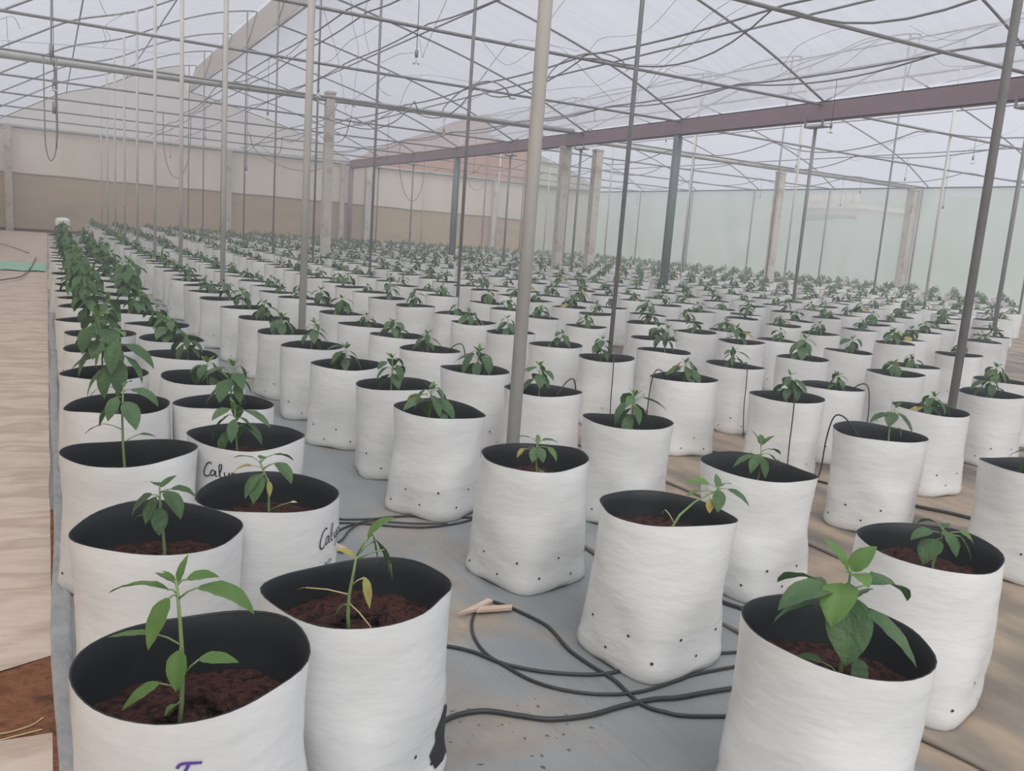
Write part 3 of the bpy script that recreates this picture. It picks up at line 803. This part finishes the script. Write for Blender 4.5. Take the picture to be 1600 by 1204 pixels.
# measured positions of the nearer bags, row by row (left to right); then the rows run on to the far wall
rows = {
    0: [(.23, 1.59), (.25, 2.34), (.24, 3.14), (.25, 3.92), (.24, 4.69), (.27, 5.52), (.29, 6.16), (.25, 6.88), (.27, 7.81), (.27, 8.49), (.26, 9.14), (.26, 9.84)],
    1: [(.62, 1.80), (.58, 2.56), (.66, 3.29), (.68, 3.9), (.68, 4.54), (.68, 5.28), (.70, 5.95), (.69, 6.67)],
    2: [(1.55, 1.24), (1.70, 2.07), (1.63, 2.77), (1.6, 3.62), (1.62, 4.25), (1.55, 4.91), (1.55, 5.66), (1.54, 6.34), (1.56, 7.2), (1.56, 8.0), (1.5, 8.8), (1.49, 9.55)],
    3: [(2.32, 1.57), (2.44, 2.41), (2.41, 3.25), (2.39, 4.01), (2.29, 4.68), (2.33, 5.5), (2.35, 6.21), (2.29, 6.86), (2.37, 7.7), (2.37, 8.4), (2.33, 9.11), (2.27, 9.75)],
    4: [(3.75, 2.11), (3.6, 2.78), (3.85, 3.65), (3.6, 4.29), (3.55, 5.11), (3.5, 5.75), (3.49, 6.48), (3.45, 7.15), (3.6, 7.9), (3.45, 8.6), (3.42, 9.4)],
    5: [(4.53, 3.19), (4.5, 3.9), (4.44, 4.74), (4.32, 5.44), (4.77, 6.61 - .45), (4.59, 7.0), (4.47, 7.7), (4.5, 8.45), (4.6, 9.2), (4.36, 10.0)],
    6: [(5.63, 3.53), (5.67, 4.33), (5.45, 5.05), (5.66, 6.0), (5.69, 6.69), (5.61, 7.4), (5.51, 8.2), (5.6, 8.95)],
    7: [(6.37, 3.93), (6.28, 4.63), (6.40, 5.41), (6.22, 6.10), (6.24, 6.80), (6.28, 7.6), (6.3, 8.3), (6.3, 9.05)],
    8: [(7.69, 5.21), (7.76, 5.98), (7.43, 6.68), (7.6, 7.4), (7.6, 8.1)],
    9: [(8.31, 6.25), (8.56, 7.1), (8.41, 7.95), (8.13, 8.6)],
}
rx = {10: 9.5, 11: 10.35, 12: 11.5, 13: 12.75, 14: 13.6, 15: 14.4, 16: 15.6, 17: 16.5, 18: 17.7, 19: 18.5, 20: 19.8, 21: 20.6, 22: 21.8, 23: 22.6, 24: 23.8, 25: 24.6}
R = random.Random(11)
for r, x in rx.items(): rows[r] = [(x + R.uniform(-.05, .05), max(.62 * x, 3) + R.uniform(0, .5))]
for r in rows:
    yend = {0: 25.2, 1: 19.6}.get(r, 38.6)
    x0 = {0: .26, 1: .66, 2: 1.52, 3: 2.3, 4: 3.5, 5: 4.45, 6: 5.6, 7: 6.3, 8: 7.6, 9: 8.35}.get(r, rx.get(r))
    x, y = rows[r][-1]
    while True:
        y += .745 + R.uniform(-.04, .04)
        if y > yend: break
        rows[r].append((x0 + R.uniform(-.05, .05), y))
ok = lambda p: p and -60 < p[0] < 1670 and p[1] < 1500
spots = []
for r in sorted(rows):
    n = 0
    for i, (x, y) in enumerate(rows[r]):
        if not (ok(project((x, y, .42))) or ok(project((x, y, .2)))): continue
        if abs(x - XV) < .35 and min(abs(y - (Y + .12)) for Y in YT) < .33: continue
        if any((x - a) ** 2 + (y - c) ** 2 < .36 ** 2 for a, c in ((5.78, 20.3), (13.3, 20.45), (19.95, 20.3), (XV, 20.75), (1.97, 3.56))): continue
        if any((x - a) ** 2 < .26 ** 2 and min(abs(y - Y) for Y in YT) < .33 for a in (XR1, 16.1, XR2)): continue
        spots.append((project((x, y, .42))[2], r, n, x, y)); n += 1
for _ in range(12):
    for i in range(len(spots)):
        for j in range(i + 1, len(spots)):
            a, b_ = spots[i], spots[j]; dx, dy = b_[3] - a[3], b_[4] - a[4]
            if abs(dx) > .44 or abs(dy) > .44: continue
            l = math.hypot(dx, dy); mn = .405 if a[1] < 2 and b_[1] < 2 else .43
            if 1e-4 < l < mn:
                q = (mn - l) / 2 / l
                spots[i] = (*a[:3], a[3] - dx * q, a[4] - dy * q); spots[j] = (*b_[:3], b_[3] + dx * q, b_[4] + dy * q)
spots.sort()

near_desc = {  # (row, index): description of the plant or bag
    (0, 0): 'sparse bright green pepper seedling', (0, 1): 'compact drooping pepper seedling', (0, 2): 'tall stemmed pepper seedling',
    (0, 3): 'broad leaved tall pepper plant', (1, 0): 'wilted yellowing pepper seedling', (1, 1): 'browning pepper seedling and black script print',
    (1, 2): 'drooping dark seedling and script print', (2, 0): 'large glossy dark green pepper plant', (2, 1): 'seedling leaning over its right rim',
    (2, 2): 'yellowish compact pepper seedling', (2, 3): 'small dark pepper seedling', (2, 4): 'thin stemmed pepper seedling', (3, 0): 'low drooping pepper seedling with yellow leaf',
    (3, 1): 'upright dark pepper seedling', (3, 2): 'bushy low pepper seedling', (3, 3): 'single stemmed pepper seedling', (4, 0): 'seedling cut by the right picture edge',
    (4, 1): 'wide leaved umbrella shaped seedling'}
ROWN = ['leftmost row'] + ['%s row from left' % ORD[i] for i in range(1, 30)]

# leaf sets of the foreground plants, azimuths as seen from the camera
HERO = {
    (0, 0): (.31, (0, 0), (.0, -.075), cl((.93, 180, .02, 20, .108, .044, 12, 52, 'leafl'), (.92, 235, .018, 0, .092, .046, -55, 25, 'leafl'), (.90, 352, .048, 35, .115, .055, 5, 62, 'leafl'),
                    (.97, 150, .014, 30, .05, .024, 15, 30, 'leafl'), (.98, 60, .006, 70, .05, .02, 70, 15, 'leafl'), (.98, 20, .02, 30, .055, .028, 20, 50, 'leafl'), (1, 200, .003, 50, .03, .014, 50, 20, 'leafl'),
                    (.62, 190, .055, 25, .075, .028, 2, 20, 'leafl'), (.60, 275, .012, 10, .07, .042, -62, 20, 'leafl'), (.42, 5, .045, 50, .07, .034, 5, 22, 'leafl'),
                    (.32, 205, .045, 30, .075, .036, -25, 25, 'leafl'), (.24, 240, .01, 20, .03, .02, 0, 60, 'leafl'))),
    (0, 1): (.22, (0, 0), (.02, -.03), cl((.9, 190, .02, 20, .085, .05, -35, 45, 'leaf'), (.9, 250, .015, 20, .075, .045, -50, 30, 'leaf'), (.95, 330, .025, 25, .09, .05, -25, 55, 'leaf'), (.95, 20, .03, 20, .07, .04, 0, 60, 'leaf'),
                    (.8, 290, .02, 0, .07, .045, -60, 20, 'leaf'), (1, 60, .005, 60, .055, .02, 35, 30, 'leaf'), (1, 130, .01, 40, .05, .03, 10, 40, 'leaf'), (.6, 180, .05, 20, .03, .01, -10, 60, 'leafy'))),
    (0, 2): (.39, (0, 0), (.0, -.05), cl((.85, 195, .02, 10, .10, .05, -45, 35, 'leaf'), (.9, 240, .02, 10, .085, .05, -55, 25, 'leaf'), (.85, 320, .025, 20, .11, .06, -35, 35, 'leaf'), (.95, 0, .03, 20, .11, .06, -5, 65, 'leaf'),
                    (.62, 190, .06, 18, .075, .03, -20, 30, 'leaf'), (.5, 20, .06, 32, .055, .03, 0, 30, 'leaf'), (.2, 170, .03, 35, .05, .03, 20, 50, 'leafl'), (.2, 10, .035, 30, .045, .03, 10, 50, 'leafl'),
                    (.1, 200, .03, 15, .04, .025, 0, 40, 'leafl'), (.12, 20, .03, 25, .04, .025, -10, 30, 'leafl'), (1, 90, .005, 60, .06, .03, 20, 50, 'leaf'))),
    (0, 3): (.40, (0, 0), (.0, 0), cl(*[(.6 + .05 * i, a, .035, 15, .15, .075, p, 45, 'leaf') for i, (a, p) in enumerate(((200, -40), (250, -60), (300, -60), (340, -30), (180, -15), (15, -25), (280, -45), (225, -50)))],
                    (1, 120, .005, 60, .07, .035, 20, 50, 'leaf'), (1, 320, .005, 60, .06, .03, 10, 60, 'leafl'), (.4, 200, .05, 20, .09, .03, -30, 40, 'leafl'))),
    (1, 0): (.19, (-.0, 0), (-.01, -.04), cl((.95, 180, .004, 60, .055, .035, 40, 60, 'leafy'), (.6, 330, .05, 40, .07, .028, -70, 12, 'leafy'), (.5, 180, .10, 5, .02, .006, -10, 20, 'leafy'), (.4, 315, .09, -15, .02, .006, -30, 20, 'leafy'),
                    (.35, 190, .012, 20, .04, .026, -50, 30, 'leaf'), (1.0, 20, .055, 40, .09, .05, -60, 20, 'leaf'), (1.0, 25, .06, 55, .085, .032, -75, 8, 'leafl'), (1.0, 10, .05, 62, .08, .035, 60, 60, 'leafl'), (.95, 0, .07, 25, .075, .04, -70, 10, 'leaf'))),
    (1, 1): (.21, (-.04, 0), (.02, -.05), cl((.9, 190, .035, 15, .06, .03, -5, 50, 'leafy'), (.95, 170, .03, 40, .07, .03, 10, 40, 'leaf'), (.8, 250, .02, 10, .085, .055, -55, 25, 'leaf'), (.8, 215, .02, 10, .08, .05, -50, 25, 'leaf'),
                    (.9, 340, .05, 30, .08, .05, -25, 50, 'leaf'), (.75, 300, .03, 0, .045, .02, -70, 10, 'leafy'), (1, 30, .04, 30, .07, .04, 0, 50, 'leaf'), (1, 90, .01, 60, .05, .03, 10, 50, 'leaf'), (.25, 10, .07, 25, .02, .01, 10, 30, 'dry'))),
    (2, 0): (.25, (.01, 0), (-.02, -.09), cl((.84, 262, .015, 10, .125, .085, -52, 38, 'leaf'), (.92, 235, .02, 20, .095, .07, -20, 60, 'leafl'), (.85, 195, .035, 20, .12, .06, 2, 55, 'leaf'), (.6, 175, .06, 35, .10, .055, -5, 60, 'leaf'),
                    (.75, 330, .035, 5, .13, .062, -25, 38, 'leaf'), (.85, 10, .045, 25, .10, .075, 10, 80, 'leaf'), (.7, 60, .05, 20, .11, .07, 0, 50, 'leaf'), (.8, 130, .05, 20, .11, .07, 0, 50, 'leaf'),
                    (1, 165, .008, 60, .075, .05, 58, 30, 'leafl'), (1, 10, .008, 60, .065, .045, 60, 30, 'leafl'), (1, 280, .005, 30, .06, .045, 20, 60, 'leafl'), (.4, 300, .03, 0, .06, .04, -70, 10, 'leaf'), (.2, 165, .04, 30, .05, .02, 20, 50, 'leaf'))),
    (2, 1): (.17, (.15, -.05), (.02, -.03), cl((1, 180, .035, 25, .075, .045, 15, 45, 'leafl'), (.95, 200, .05, 5, .05, .03, -10, 30, 'leafl'), (1, 265, .01, 0, .07, .045, -60, 20, 'leaf'), (1, 340, .03, 10, .085, .035, -15, 45, 'leaf'),
                    (1, 100, .005, 70, .05, .025, 60, 30, 'leaf'), (1, 30, .012, 50, .045, .025, 25, 50, 'leaf'), (.9, 285, .02, -30, .045, .03, -80, 5, 'leafy'), (.35, 160, .05, 50, .02, .006, -50, 30, 'leafy'))),
    (2, 2): (.16, (-.02, 0), (.02, -.06), cl((.85, 195, .03, 20, .07, .042, -40, 30, 'leafl'), (.8, 185, .05, 10, .045, .03, -50, 20, 'leafy'), (.9, 250, .015, 10, .06, .04, -50, 25, 'leaf'), (.9, 300, .015, 10, .06, .04, -45, 30, 'leaf'), (.9, 345, .04, 10, .065, .036, -35, 45, 'leafl'),
                    (1, 170, .03, 40, .06, .026, 10, 30, 'leaf'), (1, 10, .02, 40, .065, .03, 10, 40, 'leaf'), (1, 90, .004, 70, .04, .02, 50, 30, 'leafl'), (.4, 300, .03, 0, .045, .03, -45, 30, 'leafl'))),
    (3, 0): (.14, (0, 0), (.02, -.02), cl((.8, 215, .03, 10, .09, .075, -35, 40, 'leaf'), (.9, 190, .04, 20, .075, .04, -5, 50, 'leaf'), (1, 290, .01, 10, .08, .065, -35, 40, 'leaf'), (.9, 335, .045, 10, .075, .04, -50, 20, 'leafl'), (.9, 355, .05, 20, .06, .035, -20, 50, 'leafl'),
                    (1, 130, .03, 40, .06, .035, 0, 50, 'leaf'), (1, 60, .01, 60, .05, .03, 20, 50, 'leaf'))),
    (3, 1): (.21, (0, 0), (.0, 0), cl((.75, 190, .045, 25, .09, .03, -20, 40, 'leaf'), (.85, 225, .02, 10, .085, .045, -45, 30, 'leaf'), (.8, 290, .01, 0, .08, .05, -60, 20, 'leaf'), (.85, 340, .025, 20, .09, .05, -30, 50, 'leaf'), (.9, 20, .03, 20, .07, .035, 0, 50, 'leaf'),
                    (1, 150, .006, 70, .07, .03, 60, 20, 'leaf'), (1, 10, .01, 60, .06, .03, 50, 30, 'leaf'), (1, 80, .01, 60, .06, .03, 40, 30, 'leaf'))),
    (4, 1): (.23, (0, 0), (.02, -.06), cl((.85, 195, .025, 20, .115, .055, -8, 45, 'leaf'), (.9, 235, .015, 10, .09, .065, -25, 50, 'leaf'), (.9, 320, .02, 10, .115, .055, -35, 35, 'leaf'), (.85, 350, .03, 10, .10, .045, -30, 40, 'leaf'), (1, 150, .004, 70, .05, .022, 65, 15, 'leaf'),
                    (1, 20, .004, 60, .05, .022, 50, 15, 'leaf'), (.5, 330, .05, 30, .05, .022, -70, 10, 'leaf'), (.25, 250, .01, 0, .04, .03, -60, 10, 'leafy'))),
}
bag_var = [bag_parts(s * 1.37 + .5, depth=.07 + .03 * ((s * 7) % 5) / 5, n=24, rings=9, rim=.65) for s in range(8)]
bag_me = [(g.mesh('grow_bag'), s.mesh('soil'), zs) for g, s, P, zs in bag_var]
pl_me = []
for s in range(14):
    RR = random.Random(s + 50); h = RR.uniform(.17, .225)
    st, fo = plant(s, h, auto_leaves(s, 8 + s % 4, RR.uniform(.105, .13), .55), (RR.uniform(-.03, .03), RR.uniform(-.03, .03)), segs=4, cross=2)
    pl_me.append((st.mesh('stem'), fo.mesh('foliage')))
lush_me = []
for s in range(6):
    RR = random.Random(s + 90); h = RR.uniform(.32, .44)
    st, fo = plant(s + 30, h, auto_leaves(s + 30, 15, .15, .35, ylw=0), (RR.uniform(-.03, .03), RR.uniform(-.03, .03)), segs=4, cross=2)
    lush_me.append((st.mesh('stem'), fo.mesh('foliage')))

GEN = ['drooping pepper seedling', 'leafy pepper seedling', 'young pepper seedling']
GRP = 'potted pepper seedlings in white grow bags'
indiv = spots[:300]; rest = spots[300:]
for depth_, r, n, x, y in indiv:
    key = (r, n); sd = r * 3.7 + n * 1.9 + .3
    d = near_desc.get(key, GEN[(r * 5 + n) % 3] if not (r < 2 and n > 2) else 'bushy pepper plant')
    lab = ('white bag with %s, %s in %s' % (d, ORD[n], ROWN[r])) if key in near_desc else 'white bag of %s, %s from the front, %s' % (d, ORD[n], ROWN[r])
    root = empty('potted_pepper_plant', (x, y, GZ), lab, 'potted plant', GRP)
    hero = key in HERO
    if depth_ < 4.3 or hero:
        caz = math.degrees(math.atan2(-y, -x))
        dent = {(0, 2): (math.radians(caz + 25), .55, .012, .03), (4, 0): None}.get(key)
        if key == (3, 4) : dent = (math.radians(caz + 5), .35, .025, .05)
        lean = {(2, 1): (.03, .01), (2, 0): (.0, .0), (0, 0): (.0, 0)}.get(key, (0, 0))
        dep = {(0, 0): .12, (1, 0): .09, (2, 0): .11, (2, 1): .08, (0, 1): .10, (0, 2): .15, (3, 0): .08, (3, 1): .12}.get(key, .09)
        cf = {(2, 1): 5, (2, 2): 0, (3, 2): 20, (3, 1): 10, (2, 3): 15, (4, 1): 35, (3, 0): 30}.get(key)
        SEAM[sd] = math.radians(caz + 90 + (r * 17 + n * 29) % 30 - 15)
        if cf is not None: CORN[sd] = math.radians(caz + cf + 45)
        g, s, P, zs = bag_parts(sd, n=44, rings=20, depth=dep, hi=True, dent=dent, lean=lean)
        bo = g.obj('grow_bag', root); s.obj('soil', root)
        if key == (0, 0):
            o = ribbon_on(P, BH, [[(a_ * 1.3 - 3.5, z_ - GZ + .037) for a_, z_ in q_] for q_ in ([(-4.5, .298), (-2.5, .306), (4, .303)], [(-.5, .303), (-2, .285), (-1.5, .272), (2, .268), (3.5, .25), (0, .235)])], .0028, 'ink', 'handwritten_mark', root, caz + 2)
            o['label'] = 'purple handwritten mark'
        if key in ((1, 1), (1, 2)):
            S = 1.0 if key == (1, 1) else .9; z0 = (.285 if key == (1, 1) else .30) - GZ; a0 = 44 if key == (1, 1) else -44
            f = lambda pts: [(a0 + p[0] * S, z0 + p[1] * S * .001) for p in pts]
            o = ribbon_on(P, BH, [f([(9, 60), (7, 66), (3, 55), (0, 30), (0, 12), (3, 6), (7, 14)]), f([(13, 32), (10, 36), (8, 22), (9, 12), (12, 18), (14, 34), (14, 14), (16, 12)]),
                                   f([(18, 14), (21, 55), (20, 66), (18, 55), (19, 16), (22, 12)]), f([(24, 34), (25, 16), (28, 16), (30, 34), (29, 0), (25, -14)]),
                                   f([(33, 36), (32, -12)]), f([(33, 34), (37, 32), (37, 16), (33, 14)])], .0022, 'print', 'printed_script', root, caz)
            o['label'] = 'black script lettering'
            f2 = lambda pts: [(a0 + 4 + p[0] * S, z0 - .105 + p[1] * S * .001) for p in pts]
            o = ribbon_on(P, BH, [f2([(8, -5), (8, 30), (9, 60)]), f2([(8, 20), (4, 35)]), f2([(8, 25), (13, 42)]), f2([(9, 40), (5, 58)]), f2([(9, 45), (12, 64)]), f2([(4, 35), (2, 50)]), f2([(13, 42), (15, 58)]), f2([(1, 42), (4, 44)]), f2([(13, 58), (17, 56)]), f2([(3, 60), (6, 58)])],
                          .0014, 'print', 'printed_plant_drawing', root, caz)
            o['label'] = 'black line drawing of a small plant'
        if key == (1, 0):
            b = MB(); vs = []; zz = [.20, .175, .15, .125, .10, .075, .05]; lo = [78, 70, 68, 70, 64, 68, 72]; hi_ = [82, 88, 93, 96, 98, 96, 92]
            for z_, l_, h_ in zip(zz, lo, hi_):
                for a_ in (l_, (l_ + h_) / 2, h_): vs.append(P(math.radians(caz + a_), z_ / BH, .003))
            b.add(vs, [(i * 3 + j, i * 3 + j + 1, i * 3 + j + 4, i * 3 + j + 3) for i in range(len(zz) - 1) for j in range(2)], 'inner')
            o = b.obj('torn_patch', root); o['label'] = 'torn strip showing black lining'
    else:
        v = (r * 3 + n * 5) % 8; zs = bag_me[v][2]
        gb = link('grow_bag', bag_me[v][0], root); sb = link('soil', bag_me[v][1], root)
        a = R.uniform(-.5, .5) + PI * (n % 2) - .35; gb.rotation_euler.z = a; sb.rotation_euler.z = a
    if hero:
        h, lean, off, lv = HERO[key]
        st, fo = plant(r * 10 + n, h, lv, lean, segs=8, cross=6, sr=.0042)
        q = math.radians(-CAZ); ox = off[0] * math.cos(q) - off[1] * math.sin(q); oy = off[0] * math.sin(q) + off[1] * math.cos(q)
        a, c = st.obj('stem', root), fo.obj('foliage', root)
        for o in (a, c): o.location = (ox, oy, zs - .006); o.scale = (1.14,) * 3 if key == (2, 0) else (1, 1, 1)
    else:
        lush = r < 2 and n > 2
        pool = lush_me if (r == 0 and n > 2) or (r == 1 and n > 8) else pl_me
        i = (r * 7 + n * 3) % len(pool)
        a, c = link('stem', pool[i][0], root), link('foliage', pool[i][1], root)
        ang = R.uniform(0, 6.28); s_ = R.uniform(.85, 1.15); px_, py_ = R.uniform(-.04, .04), R.uniform(-.04, .04)
        for o in (a, c):
            o.location = (px_, py_, zs - .006); o.rotation_euler.z = ang; o.scale = (s_, s_, s_ * R.uniform(.98, 1.0))

# the distant bags: one uncounted mass
lo_bag = [bag_parts(s * 2.2 + .9, n=14, rings=5, depth=.05, holes=False, rim=1.1) for s in range(4)]
lo_pl = []
for s in range(6):
    RR = random.Random(s + 200)
    lo_pl.append(plant(s + 60, RR.uniform(.20, .26), auto_leaves(s + 60, 8, .13, .5), segs=3, cross=2, sr=.004))
V = []; F = []; MI = []; names = ['bag', 'inner', 'soil', 'stem', 'dry', 'leaf', 'leafl', 'leafy']; off = 0
for depth_, r, n, x, y in rest:
    v = R.randrange(4); a = R.uniform(0, 6.28); s_ = R.uniform(.9, 1.2) * (1.35 if r < 2 else 1)
    i = R.randrange(6)
    for q, (mb, ang, sc_, dx, dy, dz) in enumerate(((lo_bag[v][0], a, 1, 0, 0, 0), (lo_bag[v][1], a, 1, 0, 0, 0), (lo_pl[i][0], a + 1, s_, .03, .02, .395), (lo_pl[i][1], a + 1, s_, .03, .02, .395))):
        A = np.array(mb.v) * sc_; c_, si = math.cos(ang), math.sin(ang)
        B = np.stack([A[:, 0] * c_ - A[:, 1] * si + x + dx, A[:, 0] * si + A[:, 1] * c_ + y + dy, A[:, 2] + dz + GZ], 1)
        V.append(B); F += [tuple(k + off for k in f) for f in mb.f]; mm = [names.index(k) for k in mb.mats]; MI += [mm[k] for k in mb.m]; off += len(A)
me = bpy.data.meshes.new('distant_potted_plants'); me.from_pydata(np.concatenate(V).tolist(), [], F)
for k in names: me.materials.append(M[k])
me.polygons.foreach_set('material_index', MI); me.polygons.foreach_set('use_smooth', [True] * len(F)); me.update()
tag(link('distant_potted_plants', me), 'dense mass of white grow bags with green seedlings filling the distance', 'potted plants', None, 'stuff')

# white cap at the far end of the first row
b = MB(); p = Vector((.36, 26.0, GZ))
b.tube([(0, 0, 0), (0, 0, .02), (0, 0, .50), (0, 0, .58), (0, 0, .78), (0, 0, .84), (0, 0, .86)], [.14, .15, .14, .17, .18, .15, .08], 'white', 16)
o = b.obj('white_bucket'); o.location = p; tag(o, 'white rounded bucket standing at the far end of the leftmost row', 'bucket')

# ---------------------------------------------------------------- hoses on the floor
def ghose(pts, r, label, nm='drip_hose', grp='black hoses on the grey ground mat', z=None):
    P = [at_z(x, y, GZ + (z if z else r * .66 + .001)) for x, y in pts]
    b = MB(); b.tube(spline(P, 7), r * .66, 'hose', 8)
    return tag(b.obj(nm), label, 'hose', grp)


ghose([(500, 806), (540, 811), (600, 809), (650, 804), (700, 806), (745, 808), (770, 800)], .007, 'black hose strand lying uppermost between second row and third row bags')
ghose([(500, 816), (560, 817), (620, 822), (670, 823), (720, 816), (752, 806)], .007, 'black hose strand lowest of those crossing to the third row')
ghose([(515, 846), (530, 828), (560, 817), (600, 808), (640, 806), (690, 806), (735, 808)], .007, 'black hose strand curving from the small wooden peg')
ghose([(520, 851), (535, 842), (548, 826), (575, 814), (640, 817), (700, 818)], .0065, 'black hose strand doubling back beside the small wooden peg', z=.009)
ghose([(628, 1006), (660, 1006), (700, 1009), (740, 1018), (780, 1034), (810, 1042), (860, 1050), (930, 1053), (975, 1045), (1030, 1020)], .009, 'black hose leaving the wilted seedling bag toward the tilted bag')
ghose([(742, 955), (737, 975), (742, 997), (760, 1021), (790, 1040), (830, 1062), (880, 1077), (940, 1084), (1000, 1080), (1060, 1062), (1090, 1052), (1180, 1035)], .008, 'black hose looping from the wooden peg under the tilted bag')
ghose([(766, 938), (785, 944), (810, 954), (850, 974), (868, 990), (890, 1015), (925, 1040), (960, 1062), (1000, 1098), (1040, 1112), (1080, 1118), (1190, 1118)], .009, 'black hose running from the wooden peg across other hoses')
ghose([(520, 1203), (560, 1198), (610, 1180), (650, 1157), (690, 1128), (720, 1115), (760, 1110), (810, 1117), (860, 1123), (920, 1117), (970, 1103), (1020, 1092), (1060, 1089), (1110, 1080), (1190, 1068)], .011, 'thick black hose snaking along the foreground floor')
ghose([(1080, 1012), (1110, 1020), (1180, 1016)], .008, 'short black hose piece beside the large glossy plant bag')
ghose([(1068, 695), (1090, 702), (1140, 708), (1180, 712)], .010, 'black hose between the pale bags right of centre')
ghose([(1240, 738), (1275, 750), (1310, 758), (1350, 764)], .010, 'black hose behind the tall umbrella seedling bag')
ghose([(1430, 790), (1480, 800), (1530, 812), (1560, 818)], .014, 'black hose lying on tan cloth at right')
ghose([(1100, 925), (1130, 940), (1160, 950)], .012, 'black hose end showing beside the right foreground bag')
ghose([(-20, 440), (10, 436), (34, 431), (48, 418), (56, 402)], .016, 'dark hose lying across the beige path at left', grp='hoses on the path', z=.055)
ghose([(-10, 378), (20, 386), (45, 395)], .016, 'dark hose lying far back on the beige path', grp='hoses on the path', z=.055)
ghose([(0, 1146), (20, 1142), (50, 1132), (68, 1120)], .003, 'thin pale root on the red soil patch', 'root', 'roots on the soil', z=.010).data.materials[0] = M['dry']
ghose([(0, 1156), (30, 1148), (66, 1139)], .003, 'lower thin pale root on the red soil patch', 'root', 'roots on the soil', z=.010).data.materials[0] = M['dry']
b = MB(); p = at_z(552, 1196, GZ + .02); b.tube([p + Vector((-.012, -.01, 0)), p + Vector((.012, .012, .004))], .016, 'conc', 10); tag(b.obj('hose_connector'), 'small pale connector on the thick foreground hose', 'connector')

# wooden pegs
for pts, lab in (((((714, 962), (762, 938), (770, 941), (744, 955)), ((744, 957), (752, 950), (800, 948), (800, 953))), 'pale wooden peg on the grey mat holding thin hoses'),
                 ((((498, 848), (512, 846), (542, 858), (535, 862)),), 'small pale wooden peg behind the yellowing seedling bag')):
    b = MB(); b.smooth = False
    for quad in pts:
        V_ = [at_z(x, y, GZ + .012) for x, y in quad]; W_ = [v + Vector((0, 0, .010)) for v in V_]
        b.add(V_ + W_, [(3, 2, 1, 0), (4, 5, 6, 7), (0, 1, 5, 4), (1, 2, 6, 5), (2, 3, 7, 6), (3, 0, 4, 7)], 'wood')
    tag(b.obj('wooden_peg'), lab, 'peg', 'wooden pegs')

# thin drip tubes running from the floor into bags
def drip(pts, lab, r=.004):
    P = [Vector(p) for p in pts]; b = MB(); b.tube(spline(P, 6), r, 'hose', 6); tag(b.obj('drip_tube'), lab, 'tube', 'thin drip tubes')


for (r_, n_, dirx, diry, lab) in ((4, 2, -.16, -.22, 'thin black drip tube down the near side of the folded bag right of centre'), (4, 4, -.10, -.24, 'thin black drip tube curving up left beside a pale bag'),
                                  (4, 3, -.24, .02, 'thin black drip tube stretched to the small umbrella seedling'), (3, 5, .22, -.1, 'thin black drip tube arching by the pale centre bag'),
                                  (5, 1, .1, -.24, 'thin black drip tube in the right middle rows'), (5, 2, -.1, -.24, 'thin black drip tube left of the right middle rows'),
                                  (3, 3, .23, .05, 'thin black drip tube behind the tall pale pole'), (4, 1, -.05, .1, 'thin black drip tube entering the umbrella seedling bag')):
    x, y = rows[r_][n_]; R_ = .235 / math.hypot(dirx, diry); ax, ay = dirx * R_, diry * R_
    drip([(x + ax * 1.35, y + ay * 1.35, GZ + .008), (x + ax * 1.12, y + ay * 1.12, .15), (x + ax * 1.08, y + ay * 1.08, .33), (x + ax * .98, y + ay * .98, .455), (x + ax * .75, y + ay * .75, .46), (x + ax * .4, y + ay * .4, .375)], lab)

# hills and a small building outside, seen faintly through the green net
M['hill'] = mat('hazy_hill', (.36, .42, .36), .95, .1, var=[(.30, .38, .30), (.42, .46, .40)], scale=.12)


def ridge(name, X, depth, ztop, y0, y1, seed):
    b = MB(); vs = []; ny = 60; prof_ = [(0, 0), (.15, .35), (.35, .75), (.6, 1.0), (1.0, .2)]
    for j in range(ny + 1):
        y = y0 + (y1 - y0) * j / ny; h = ztop * (1 + .16 * noise.noise(Vector((y * .05, seed, 0))) + .05 * noise.noise(Vector((y * .3, seed, 2))))
        vs += [(X + depth * a_ + 2 * noise.noise(Vector((y * .1, a_ * 3, seed))), y, -.3 + (h + .3) * c_) for a_, c_ in prof_]
    b.add(vs, [(j * 5 + i, j * 5 + i + 1, (j + 1) * 5 + i + 1, (j + 1) * 5 + i) for j in range(ny) for i in range(4)], 'hill')
    tag(b.obj(name), kind='structure')


ridge('hill', 95, 50, at_x(1300, 300, 120).z, -40, 155, 1)
ridge('bank', 38, 12, at_x(1300, 343, 46).z, -30, 155, 5)
c0 = at_x(1258, 345, 62.0); c1 = at_x(1338, 345, 62.0); zt = at_x(1300, 322, 62.0).z
b = MB(); b.smooth = False
hb = empty('building', (62.0, (c0.y + c1.y) / 2, -.18), 'small pink building seen faintly through the green right wall', 'building')
hw = abs(c0.y - c1.y) / 2
M['house'].node_tree.nodes['Principled BSDF'].inputs['Base Color'].default_value = (.80, .60, .56, 1)
b.box((0, -hw, 0), (6, hw, zt), 'house'); b.obj('walls', hb)
b = MB(); b.smooth = False; b.box((-.4, -hw - .4, zt), (6.4, hw + .4, zt + .35), 'roofm'); b.obj('roof', hb)
for i in range(7):
    b = MB(); yy = -hw + (i + .5) * hw * 2 / 7; b.tube([(.2, yy, zt + .35), (.2, yy, zt + .9), (.2, yy, zt + 1.3)], [.42, .34, .03], 'house', 8); b.obj('finial', hb)
    b = MB(); b.smooth = False; b.box((-.06, yy - .4, zt - 1.7), (.02, yy + .4, zt - .6), 'pane'); b.obj('window', hb)
